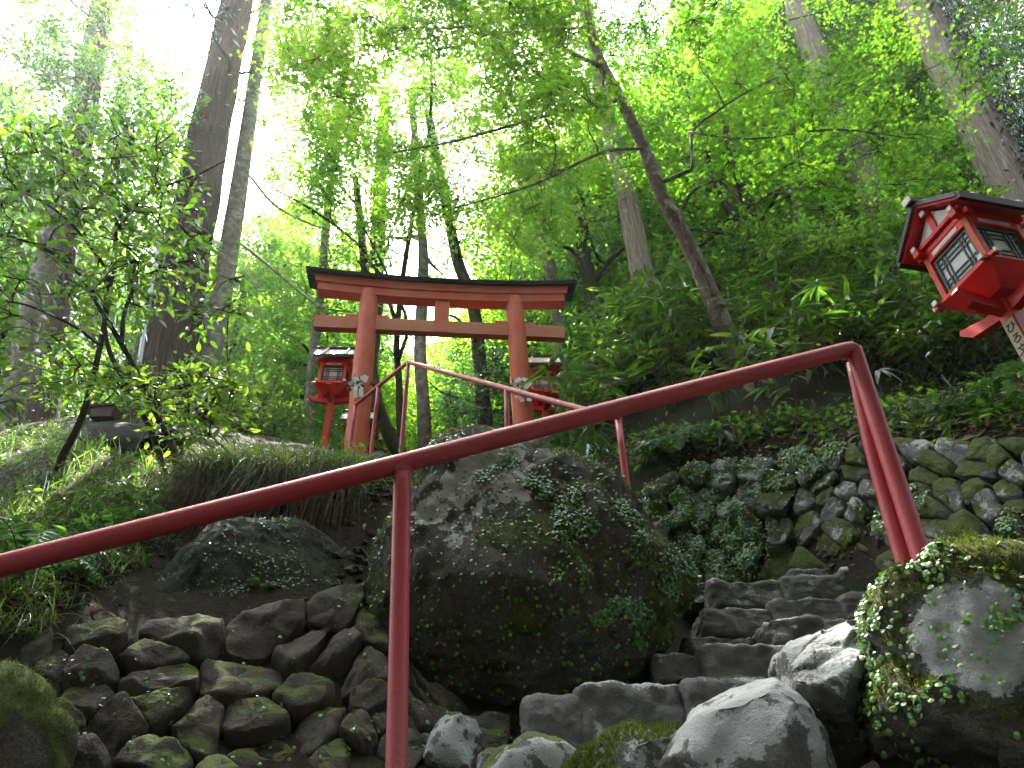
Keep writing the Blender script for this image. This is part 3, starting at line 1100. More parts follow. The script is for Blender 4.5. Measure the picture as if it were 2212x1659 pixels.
NC = outline_rock('boulder', 'mossy boulder with round bright creeper leaves under the handrail foot',
                  [(1880, 1330), (1930, 1272), (1990, 1240), (2070, 1215), (2160, 1225), (2270, 1260), (2360, 1400), (2380, 1600), (2340, 1790), (2100, 1800), (1920, 1780), (1870, 1640), (1905, 1500)], 1.85, 0.36, 'rock_moss', 47, sub=84, amp=0.085, freq=4, facet=0.9, moss=(-0.7, 0.7, 0.28), tilt=0.2, lichen=[(2110, 1380, 1.55, 0.16, 0.34), (2190, 1250, 1.7, 0.16, 0.34), (2200, 1330, 1.6, 0.10, 0.3), (2080, 1300, 1.6, 0.07, 0.3)])
ND = outline_rock('boulder', 'small brown rock with a mossy cap beside the lowest step',
                  [(1235, 1760), (1240, 1630), (1270, 1592), (1330, 1584), (1400, 1592), (1460, 1580), (1510, 1620), (1530, 1760)], 1.85, 0.15, 'rock_near', 53, sub=44, amp=0.09, freq=7, facet=1.0, moss=(0.1, 0.7, 0.15), tilt=0.2)
NF = outline_rock('boulder', 'mossy rock with a pale slab face behind the double handrail post',
                  [(1975, 1290), (2000, 1215), (2035, 1165), (2080, 1160), (2130, 1205), (2200, 1260), (2200, 1330), (2050, 1340)], 2.45, 0.22, 'rock_near', 59, sub=30, amp=0.09, freq=5, facet=0.8, moss=(0.2, 0.8, 0.05), tilt=0.1)
NG = outline_rock('boulder', 'dark mossy mound at the end of the shaded low wall',
                  [(-60, 1780), (-60, 1480), (0, 1455), (70, 1470), (120, 1530), (150, 1650), (160, 1780)], 2.3, 0.2, 'boulder', 61, sub=26, amp=0.10, freq=5, facet=0.4, moss=(-0.5, 0.6, 0.25), tilt=0.2)
for k, (px, y, lab) in enumerate([
        ([(905, 1620), (930, 1560), (990, 1545), (1040, 1570), (1050, 1650), (980, 1680)], 2.65, 'small mossy stone low under the huge boulder'),
        ([(1000, 1700), (1040, 1645), (1110, 1615), (1200, 1602), (1255, 1610), (1250, 1700), (1120, 1730)], 2.05, 'flat grey rock slab lying at the lowest step'),
        ([(1275, 1062), (1285, 1035), (1320, 1022), (1335, 1040), (1330, 1065), (1300, 1072)], 3.75, 'small white stone lying on top of the huge boulder'),
        ([(690, 1012), (720, 994), (770, 992), (785, 1010), (740, 1030)], 5.1, 'dark edging stone left of the torii pillar foot'),
        ([(775, 1016), (800, 998), (850, 996), (870, 1014), (820, 1035)], 5.2, 'brown edging stone at the crest in front of the torii'),
        ([(850, 1010), (880, 992), (920, 990), (945, 1010), (890, 1025)], 5.4, 'pale edging stone at the crest under the upper handrail'),
        ([(1255, 1068), (1270, 1050), (1300, 1052), (1310, 1075), (1270, 1085)], 3.6, 'flat pale stone chip on the huge boulder by the white stone'),
        ([(1960, 985), (1985, 945), (2040, 935), (2075, 955), (2060, 990)], 3.85, 'rounded pale stone on the wall top left of the white one'),
        ([(2070, 1010), (2085, 975), (2130, 965), (2185, 975), (2190, 1005), (2120, 1020)], 3.4, 'white stone lying loose on top of the retaining wall'),
        ([(1640, 1610), (1660, 1575), (1640, 1560), (1615, 1580)], 2.0, 'small pale pebble stone on a step beside the near boulder'),
        ([(1600, 1500), (1620, 1478), (1650, 1475), (1655, 1495), (1630, 1512)], 2.05, 'small grey stone wedged between two pale boulders')]):
    outline_rock('rock', lab, px, y, 0.09 if y < 4.5 else 0.14, 'rock_near' if y < 4.5 else 'rock', 70 + k, 'rock', 16, 0.10, 8, 0.7, (0.3, 0.9, -0.1), tilt=0.1)

# ------------------------------------------------------------------ stone steps
st = thing('stone_steps', 'rough grey stone steps climbing between the boulders', 'steps', P(1500, 1600, 2.5))
STEPS = [  # u0, vtop, u1, vbottom, y, depth
    (1030, 1612, 1270, 1700, 2.2, .35),
    (1130, 1500, 1260, 1640, 2.62, .35), (1240, 1468, 1480, 1630, 2.6, .40), (1470, 1452, 1660, 1600, 2.55, .40),
    (1412, 1405, 1525, 1470, 3.0, .4), (1515, 1380, 1760, 1480, 2.9, .42), (1480, 1372, 1640, 1410, 3.2, .4),
    (1660, 1338, 1790, 1400, 3.05, .4), (1780, 1326, 1900, 1400, 3.0, .4),
    (1517, 1308, 1668, 1368, 3.45, .4), (1668, 1292, 1822, 1350, 3.4, .4),
    (1535, 1252, 1692, 1314, 3.8, .4), (1690, 1244, 1815, 1300, 3.75, .4), (1815, 1268, 1960, 1340, 3.5, .4),
    (1700, 1228, 1835, 1262, 4.05, .4), (1815, 1226, 1925, 1290, 3.9, .4), (1480, 1268, 1545, 1300, 4.0, .3), (1930, 1240, 2010, 1300, 3.3, .3), (1500, 1250, 1560, 1262, 4.2, .3)]
for k, (u0, v0, u1, v1, y, dp) in enumerate(STEPS):
    a, b, c = P(u0, v0, y), P(u1, v0, y), P((u0 + u1) / 2, v1, y)
    half = A([np.linalg.norm(b - a) / 2, dp / 2, abs((a[2] + b[2]) / 2 - c[2]) / 2])
    ctr = (a + b) / 2 + A([0, dp / 2, -half[2]])
    d, q = sphere(22)
    sup = d / (np.abs(d) ** 11).sum(1, keepdims=True) ** (1 / 11)
    v = ctr + sup * half
    v[:, 2] += (v[:, 0] - ctr[0]) * (b[2] - a[2]) / (2 * half[0]) + rng.normal() * 0.01
    nn = normals_of(v, q)
    v = v + nn * (0.015 * fbm(v * 5, 5, 200 + k) + 0.009 * fbm(v * 22, 3, 240 + k))[:, None]
    nn = normals_of(v, q)
    mb = MB()
    mb.add(v, [q], None, moss=moss_attr(v, nn, 0.4, 1.0, k, 4, -0.35))
    mb.obj('step_stone', 'step', st)

# ------------------------------------------------------------------ handrails
def rail_point(u0, v0, y0, u1, v1, y1, t):
    return P(u0, v0, y0) * (1 - t) + P(u1, v1, y1) * t


r0, r1 = P(-140, 1258, 1.72), P(1843, 752, 2.12)
nr_ = thing('handrail', 'thick maroon steel handrail crossing in front of the steps, seen from below', 'handrail', P(855, 1700, 1.95))
mb = MB()
L_, R_, foot = r0, r1, P(2010, 1262, 2.12)
dirp = unit(foot - R_)
core = np.vstack([spline([L_, R_ - unit(R_ - L_) * 0.03], 30), [R_ - unit(R_ - L_) * 0.012 + dirp * 0.002], [R_ + dirp * 0.012], spline([R_ + dirp * 0.035, foot + dirp * 0.12], 14)])
tube(mb, core, 0.0295, 28)
mb.obj('top_rail', 'rail', nr_)
mb = MB()
back = A([-0.028, 0.045, 0])
tube(mb, spline([R_ + dirp * 0.06 + back * 0.35, (R_ + foot) / 2 + back * 0.95, foot + back * 1.15 + dirp * 0.06], 14), 0.024, 20)
mb.obj('brace_post', 'rail', nr_)
# the middle post hangs under the rail line
f = (870 + 140) / (1843 + 140)
ry0, ry1 = 1 / 1.72, 1 / 2.12
best = None
for t in np.linspace(0, 1, 400):
    p = L_ * (1 - t) + R_ * t
    d = p - EYE
    uu = 1106 + FPX * (d @ _R) / (d @ _D)
    if best is None or abs(uu - 871) < best[0]:
        best = (abs(uu - 871), p)
ptop = best[1]
pbot = P(855, 1720, ptop[1])
mb = MB()
tube(mb, spline([ptop - A([0, 0, 0.012]), A([pbot[0], pbot[1], pbot[2]])], 16), 0.0255, 24)
tube(mb, A([ptop - A([0, 0, 0.024]), ptop - A([0, 0, 0.030]), ptop - A([0, 0, 0.036])]), [0.031, 0.0295, 0.0255], 24, False)
mb.obj('post', 'rail', nr_)

apex, endp = P(882, 782, 6.0), P(1335, 905, 3.75)
lend = P(768, 874, 7.2)
fr_ = thing('handrail', 'thin maroon handrail bent at a peak in front of the torii', 'handrail', P(1095, 1020, 4.7))
mb = MB()
core = np.vstack([spline([lend, apex - unit(apex - lend) * 0.03], 12), [apex], spline([apex + unit(endp - apex) * 0.03, endp + unit(endp - apex) * 0.02], 20)])
tube(mb, core, 0.0225, 16)
mb.obj('top_rail', 'rail', fr_)
for (p, drop) in ((apex, 1.35), (apex * (1 - 0.53) + lend * 0.53, 1.4), (lend, 1.2), (apex * 0.40 + endp * 0.60, 1.25), (endp, 1.0)):
    mb = MB()
    tube(mb, spline([p - A([0, 0, 0.004]), p - A([0, 0, drop])], 6), 0.021, 14)
    mb.obj('post', 'rail', fr_)


# ------------------------------------------------------------------ torii
pl_b, pr_b = P(768, 1000, 8.4), P(1140, 1000, 8.65)
pl_t, pr_t = P(798, 640, 8.4), P(1111, 655, 8.65)
tx = unit(A([pr_t[0] - pl_t[0], pr_t[1] - pl_t[1], 0]))
tn = A([-tx[1], tx[0], 0])
zb = min(pl_b[2], pr_b[2]) - 0.3
tor = thing('torii_gate', 'faded vermilion torii gate with a black curved cap', 'torii gate', ((pl_b + pr_b) / 2)[0:2].tolist() + [zb + 0.3])
for b_, t_ in ((pl_b, pl_t), (pr_b, pr_t)):
    mb = MB()
    top = t_ + A([0, 0, 0.06])
    tube(mb, spline([A([b_[0], b_[1], zb]), A([b_[0] * 0.5 + t_[0] * 0.5, b_[1], (zb + top[2]) / 2]), top], 24), np.linspace(0.162, 0.138, 24), 32)
    mb.obj('pillar', 'torii', tor)
mid = (pl_t + pr_t) / 2
zt = mid[2]
halfL = 1.99


def sweep_beam(mb, prof, xs, zoff, depth_scale=1.0, skew=0.0):
    """prof (n,2) = (across, up) swept along the gate's width; zoff(x) lifts it; ends cut on a slant"""
    n = len(prof)
    v = []
    for x in xs:
        for (a, b) in prof:
            xx = x + math.copysign(skew * b, x) * (abs(x) / halfL) ** 6
            v.append(mid + tx * xx + tn * a + A([0, 0, b + zoff(x)]))
    m = len(xs)
    ii = np.arange(m - 1)[:, None] * n
    j = np.arange(n)[None, :]
    q = np.stack([ii + j, ii + (j + 1) % n, ii + n + (j + 1) % n, ii + n + j], -1).reshape(-1, 4)
    mb.add(A(v), [q, np.arange(n)[None, ::-1], (np.arange(n) + (m - 1) * n)[None, :]])


xs = np.linspace(-halfL, halfL, 41)
curve = lambda x: 0.10 * (abs(x) / halfL) ** 2.2 * 1.0
mb = MB()
sweep_beam(mb, [(-0.10, -0.075), (0.10, -0.075), (0.115, 0.065), (-0.115, 0.065)], xs * 0.965, curve, skew=0.25)
mb.obj('lower_lintel', 'torii', tor, False)
mb = MB()
sweep_beam(mb, [(-0.135, 0.068), (0.135, 0.068), (0.16, 0.195), (-0.16, 0.195)], xs * 0.985, curve, skew=0.25)
mb.obj('upper_lintel', 'torii', tor, False)
mb = MB()
sweep_beam(mb, [(-0.215, 0.198), (0.215, 0.198), (0.235, 0.25), (0.20, 0.27), (0.0, 0.355), (-0.20, 0.27), (-0.235, 0.25)], xs * 1.03, curve, skew=0.3)
mb.obj('roof_cap', 'black', tor, False)
nz = P(790, 703, 8.4)[2] - zt
mb = MB()
prism(mb, [(-0.06, -0.115), (0.06, -0.115), (0.06, 0.115), (-0.06, 0.115)], mid - tx * 1.9 + A([0, 0, nz]), mid + tx * 1.9 + A([0, 0, nz]), tn, A([0, 0, 1]))
mb.obj('tie_beam', 'torii_tie', tor, False)
mb = MB()
prism(mb, [(-0.07, nz + 0.117), (0.07, nz + 0.117), (0.07, -0.077), (-0.07, -0.077)], mid - tx * 0.115, mid + tx * 0.115, tn, A([0, 0, 1]))
prism(mb, [(-0.07, nz - 0.113), (-0.064, nz - 0.113), (-0.064, nz + 0.117), (-0.07, nz + 0.117)], mid - tx * 0.115, mid + tx * 0.115, tn, A([0, 0, 1]))
mb.obj('centre_strut', 'torii', tor, False)
hl = np.linalg.norm((pr_t - pl_t)[:2]) / 2
for s in (-1, 1):
    for e in (-1, 1):
        mb = MB()
        x0 = s * hl + e * 0.12
        x1 = s * hl + e * 0.30
        z0, z1 = nz + 0.117, nz + 0.185
        outl = [(x0, z0), (x1, z0), (x1 + e * 0.02, z1), (x0, z1 - 0.012)]
        prism(mb, outl, mid - tn * 0.05, mid + tn * 0.05, tx, A([0, 0, 1]))
        mb.obj('wedge', 'torii', tor, False)


def streamer(label, pc, flip):
    """folded white paper hung with a leafy sprig on a pillar"""
    root = thing('paper_streamer', label, 'paper streamer', pc)
    mb = MB()
    wv, tk = 0.062, 0.003
    fwd = -tn

    def strip(pts2, off):
        p = A([pc + tx * a + A([0, 0, b]) + fwd * (off + 0.012 * (k % 2)) for k, (a, b) in enumerate(pts2)])
        for k in range(len(p) - 1):
            d = unit(p[k + 1] - p[k])
            sd = unit(np.cross(d, fwd)) * wv / 2
            q = [p[k] - sd, p[k + 1] - sd, p[k + 1] + sd, p[k] + sd]
            v = A(q + [x + fwd * tk for x in q])
            mb.add(v, [BOX_F])
    if flip:
        strip([(-0.02, 0.16), (-0.12, 0.05), (-0.02, -0.03)], 0.02)
        strip([(0.0, 0.15), (0.13, 0.08), (0.02, -0.04)], 0.026)
        strip([(-0.08, -0.05), (-0.045, -0.14), (-0.06, -0.15), (0.0, -0.26)], 0.02)
        strip([(0.12, -0.10), (0.09, -0.17), (0.10, -0.17), (0.085, -0.25)], 0.02)
    else:
        strip([(0.02, 0.12), (-0.10, 0.09), (-0.03, -0.02), (-0.045, -0.10), (-0.03, -0.22)], 0.02)
        strip([(0.0, 0.11), (0.09, 0.15), (0.07, 0.05)], 0.026)
        strip([(0.02, 0.03), (0.035, -0.08), (0.045, -0.20)], 0.022)
    mb.obj('folded_paper', 'shide', root, False)
    mb = MB()
    n = 34
    pp = pc + tx * rng.normal(size=(n, 1)) * 0.11 + A([0, 0, 1.0]) * rng.normal(size=(n, 1)) * 0.10 + fwd * rng.uniform(0.0, 0.06, size=(n, 1))
    leaves(mb, 'oval', pp, rand_dirs(n) + fwd, rand_dirs(n), rng.uniform(0.05, 0.09, n), rng.uniform(0, 0.6, n))
    for k in range(5):
        tube(mb, spline([pc + A([0, 0, 0.05]), pc + tx * rng.normal() * 0.1 + A([0, 0, rng.normal() * 0.1]) + fwd * 0.03], 4), 0.003, 4)
    mb.obj('leaves', 'ivy', root)


streamer('white folded paper streamer with leaves on the left torii pillar', P(776, 834, 8.24), False)
streamer('white folded paper streamer forming a diamond on the right torii pillar', P(1128, 838, 8.48), True)


# ------------------------------------------------------------------ lanterns
def make_lantern(label, loc, rz, post_h, plaque=False, roofm='cream', pitch=0.26):
    """post, flared tray, lattice box and gabled roof; head is 0.35 wide and 0.65 tall"""
    root = thing('lantern', label, 'lantern', loc, rz)
    base = root.matrix_basis.copy()
    W = Matrix.Translation(Vector([float(x) for x in loc])) @ Matrix.Rotation(rz, 4, 'Z')

    def fin(mb, name, mat, parent, smooth=False):
        vs = [x for x in mb.v]
        mb.v = [(A(W)[:3, :3] @ x.T).T + A(W)[:3, 3] for x in vs]
        return mb.obj(name, mat, parent, smooth)
    h = post_h
    mb = MB()
    box(mb, (0, 0, h / 2 - 0.15), (0.05, 0.05, h / 2 + 0.15), 0.006)
    fin(mb, 'post', 'lred_lit', root)
    # crossed bracket arms, tapering outwards
    for k in range(2):
        mb = MB()
        ax = A([1.0, 0, 0]) if k == 0 else A([0, 1.0, 0])
        ay = A([0, 1.0, 0]) if k == 0 else A([-1.0, 0, 0])
        z = h - 0.15 + 0.003 * k
        prism(mb, [(-0.36, z + 0.11), (-0.28, z + 0.03), (-0.06, z - 0.01), (0.06, z - 0.01), (0.28, z + 0.03), (0.36, z + 0.11), (0.345, z + 0.14), (0.13, z + 0.075), (-0.13, z + 0.075), (-0.345, z + 0.14)], -ay * 0.032, ay * 0.032, ax, A([0, 0, 1.0]))
        fin(mb, 'bracket_arm', 'lred', root)
    # flared tray
    mb = MB()
    box(mb, (0, 0, h + 0.01), (0.12, 0.12, 0.065), 0.0, 0, (2.05, 2.05))
    fin(mb, 'tray', 'lred', root)
    mb = MB()
    zt_ = h + 0.083
    for s in (-1, 1):
        box(mb, (0, s * 0.215, zt_), (0.275, 0.018, 0.016), 0.004)
        box(mb, (s * 0.215, 0, zt_ + 0.012), (0.018, 0.275, 0.016), 0.004)
    rail = fin(mb, 'tray_rail', 'lred', root)
    for s in (-1, 1):
        for t in (-1, 1):
            mb = MB()
            box(mb, (s * 0.283, t * 0.215, zt_), (0.009, 0.021, 0.019), 0.003)
            fin(mb, 'rail_tip', 'white', rail)
            mb = MB()
            box(mb, (t * 0.215, s * 0.283, zt_ + 0.012), (0.021, 0.009, 0.019), 0.003)
            fin(mb, 'rail_tip', 'white', rail)
    # box: four corner posts, sills and heads
    z0 = h + 0.11
    zh = 0.39
    for s in (-1, 1):
        for t in (-1, 1):
            mb = MB()
            box(mb, (s * 0.188, t * 0.188, z0 + zh / 2), (0.022, 0.022, zh / 2), 0.004)
            fin(mb, 'corner_post', 'lred_lit', root)
    mb = MB()
    for s in (-1, 1):
        box(mb, (0, s * 0.188, z0 + 0.012), (0.165, 0.02, 0.016), 0.003)
        box(mb, (s * 0.188, 0, z0 + 0.012), (0.02, 0.168, 0.0155), 0.003)
    fin(mb, 'sill_frame', 'lred', root)
    mb = MB()
    for s in (-1, 1):
        box(mb, (0, s * 0.188, z0 + zh - 0.03), (0.165, 0.021, 0.032), 0.003)
        box(mb, (s * 0.188, 0, z0 + zh - 0.03), (0.021, 0.168, 0.0315), 0.003)
        box(mb, (0, s * 0.188, z0 + zh + 0.028), (0.275, 0.026, 0.028), 0.004)
        box(mb, (s * 0.188, 0, z0 + zh + 0.022), (0.026, 0.25, 0.022), 0.004)
    fin(mb, 'head_frame', 'lred', root)
    for k in range(4):
        ca, sa = [(1, 0), (0, 1), (-1, 0), (0, -1)][k]
        n2, t2 = A([ca, sa, 0.0]), A([-sa, ca, 0.0])

        def slat(mb, a0, a1, b0, b1, d0, d1):
            v = []
            for d in (d0, d1):
                for a, b in ((a0, b0), (a1, b0), (a1, b1), (a0, b1)):
                    v.append(n2 * d + t2 * a + A([0, 0, b]))
            mb.add(A(v), [BOX_F])
        za, zb_ = z0 + 0.028, z0 + zh - 0.062
        mb = MB()
        slat(mb, -0.163, 0.163, za, zb_, 0.169, 0.173)
        win = fin(mb, 'window', 'paper', root)
        mb = MB()
        for a0, a1, b0, b1 in ((-0.164, -0.142, za, zb_), (0.142, 0.164, za, zb_), (-0.142, 0.142, za, za + 0.024), (-0.142, 0.142, zb_ - 0.024, zb_)):
            slat(mb, a0, a1, b0, b1, 0.174, 0.190)
        for a in (-0.1, -0.07, 0.07, 0.1):
            slat(mb, a - 0.005, a + 0.005, za + 0.022, zb_ - 0.022, 0.1755, 0.185)
        hgt = zb_ - za
        for b in (0.20, 0.32, 0.68, 0.80):
            slat(mb, -0.142, 0.142, za + hgt * b - 0.005, za + hgt * b + 0.005, 0.176, 0.183)
        fin(mb, 'lattice', 'lattice', win)
        mb = MB()
        slat(mb, -0.12, 0.12, z0 + zh - 0.048, z0 + zh - 0.016, 0.2105, 0.2135)
        pl = fin(mb, 'name_strip', 'white', root)
        mb = MB()
        slat(mb, -0.045, 0.045, z0 + zh - 0.037, z0 + zh - 0.027, 0.214, 0.2147)
        fin(mb, 'faint_mark', 'steel', pl)
    # gable roof, ridge along local X
    zr = z0 + zh + 0.055
    ey, ez = A([0, 1.0, 0]), A([0, 0, 1.0])
    rx, wy, rise = 0.30, 0.30, pitch
    X0, X1 = A([-rx, 0, zr]), A([rx, 0, zr])
    dx = A([1.0, 0, 0])
    mb = MB()
    for s in (-1, 1):
        prism(mb, [(0, rise - 0.03), (s * wy, -0.02), (s * wy, 0.012), (0, rise)], X0, X1, ey, ez)
    roof = fin(mb, 'roof', 'lred', root)
    mb = MB()
    for s in (-1, 1):
        prism(mb, [(0, rise + 0.003), (s * (wy + 0.012), 0.004), (s * (wy + 0.012), 0.018), (0, rise + 0.019)], X0 - dx * 0.006, X1 + dx * 0.006, ey, ez)
    fin(mb, 'roof_sheet', roofm, roof)
    for s in (-1, 1):
        mb = MB()
        prism(mb, [(s * (wy - 0.01), -0.022), (s * (wy + 0.022), -0.034), (s * (wy + 0.028), 0.02), (s * (wy + 0.006), 0.034)], X0 - dx * 0.015, X1 + dx * 0.015, ey, ez)
        fin(mb, 'eave_edge', 'black', roof)
        for e in (-1, 1):
            mb = MB()
            prism(mb, [(0, rise - 0.012), (s * wy, -0.002), (s * wy, 0.040), (0, rise + 0.034)], A([e * (rx + 0.007), 0, zr]), A([e * (rx + 0.022), 0, zr]), ey, ez)
            fin(mb, 'verge_board', 'black', roof)
            mb = MB()
            x = e * 0.17
            prism(mb, [(s * 0.03, rise + 0.0), (s * (wy + 0.024), 0.020), (s * (wy + 0.024), 0.046), (s * 0.03, rise + 0.026)], A([x - 0.014, 0, zr]), A([x + 0.014, 0, zr]), ey, ez)
            fin(mb, 'roof_rib', 'white', roof)
    mb = MB()
    box(mb, (0, 0, zr + rise + 0.032), (rx + 0.05, 0.032, 0.024), 0.006)
    rg = fin(mb, 'ridge', 'black', roof)
    for s in (-1, 1):
        mb = MB()
        box(mb, (s * (rx + 0.055), 0, zr + rise + 0.032), (0.006, 0.036, 0.028), 0.002)
        fin(mb, 'ridge_tip', 'white', rg)
    # gable ends: white triangle with a red king post, purlin ends tipped white
    for e in (-1, 1):
        mb = MB()
        prism(mb, [(-0.225, 0.0), (0.225, 0.0), (0, 0.21)], A([e * 0.21, 0, zr]), A([e * 0.22, 0, zr]), ey, ez)
        gb = fin(mb, 'gable', 'white', roof)
        mb = MB()
        box(mb, (e * 0.227, 0, zr + 0.10), (0.012, 0.022, 0.10), 0.002)
        box(mb, (e * 0.2275, 0, zr + 0.012), (0.012, 0.22, 0.016), 0.002)
        fin(mb, 'king_post', 'lred', gb)
    for y in (-0.188, 0, 0.188):
        z = zr + 0.012 if y else zr + 0.18
        mb = MB()
        box(mb, (0, y, z), (0.27, 0.017, 0.017), 0.002)
        pur = fin(mb, 'purlin', 'lred', roof)
        for e in (-1, 1):
            mb = MB()
            box(mb, (e * 0.275, y, z), (0.006, 0.02, 0.02), 0.002)
            fin(mb, 'purlin_tip', 'white', roof)
    if plaque:
        mb = MB()
        box(mb, (-0.054, 0, h - 0.43), (0.004, 0.043, 0.21), 0.002)
        pq = fin(mb, 'plaque', 'plaque', root)
        tag(pq, 'pale wooden plaque with brushed black characters')
        body = 'ひ\nろ\n文'
        cu = bpy.data.curves.new('lettering', 'FONT')
        cu.body = body
        cu.size = 0.075
        cu.align_x = 'CENTER'
        cu.space_line = 1.15
        cu.extrude = 0.0006
        cu.offset = 0.0012
        cu.shear = 0.12
        cu.materials.append(MAT['ink'])
        tmp = bpy.data.objects.new('lettering', cu)
        COL.objects.link(tmp)
        bpy.context.view_layer.update()
        me = bpy.data.meshes.new_from_object(tmp.evaluated_get(bpy.context.evaluated_depsgraph_get()))
        bpy.data.objects.remove(tmp)
        ob = bpy.data.objects.new('lettering', me)
        COL.objects.link(ob)
        ob.parent = pq
        mb = MB()
        box(mb, (-0.0595, -0.018, h - 0.565), (0.0008, 0.005, 0.005))
        fin(mb, 'lettering_dot', 'ink', pq)
        rot = Matrix(((0, 0, -1), (-1, 0, 0), (0, 1, 0))).to_4x4()
        ob.matrix_parent_inverse = Matrix.Identity(4)
        ob.matrix_basis = W @ Matrix.Translation((-0.0595, 0, h - 0.30)) @ rot
    return root


def lantern_at(label, uv_head, y, rz, post_h, plaque=False, roofm='cream'):
    """uv_head: where the middle of the lattice box is seen"""
    c = P(*uv_head, y)
    loc = (c[0], c[1], c[2] - (post_h + 0.27))
    return make_lantern(label, loc, rz, post_h, plaque, roofm, 0.26 if plaque else 0.37)


lantern_at('big bright red lantern with a wooden name plaque on its post', (2124, 576), 3.5, math.radians(13), 1.55, True, 'black')
lantern_at('red lantern on a post coloured sunlit orange left of the left torii pillar', (722, 825), 9.3, math.radians(4), 1.5)
lantern_at('red lantern half hidden behind the right torii pillar and bamboo grass', (1175, 842), 9.6, math.radians(2), 1.5, False, 'white')
lantern_at('lower red lantern roof seen past the foot of the left torii pillar', (772, 955), 11.5, math.radians(2), 1.3, False, 'white')
lantern_at('lowest small red lantern beside the upper handrail post', (802, 995), 13.5, math.radians(-4), 1.3, False, 'white')


# ------------------------------------------------------------------ vegetation
def in_poly(p, poly):
    x, y = p
    c = False
    for k in range(len(poly)):
        (x0, y0), (x1, y1) = poly[k], poly[k - 1]
        if (y0 > y) != (y1 > y) and x < (x1 - x0) * (y - y0) / (y1 - y0) + x0:
            c = not c
    return c


def region(poly, n, y0, y1, gapmin=0.0):
    """n points of the place spread through the part of the view poly encloses, between two distances"""
    us, vs = [q[0] for q in poly], [q[1] for q in poly]
    out = []
    tries = 0
    while len(out) < n and tries < n * 60:
        tries += 1
        u, v = rng.uniform(min(us), max(us)), rng.uniform(min(vs), max(vs))
        if not in_poly((u, v), poly):
            continue
        p = P(u, v, rng.uniform(y0, y1))
        if gapmin and any(np.linalg.norm(p - q) < gapmin for q in out):
            continue
        out.append(p)
    return A(out)


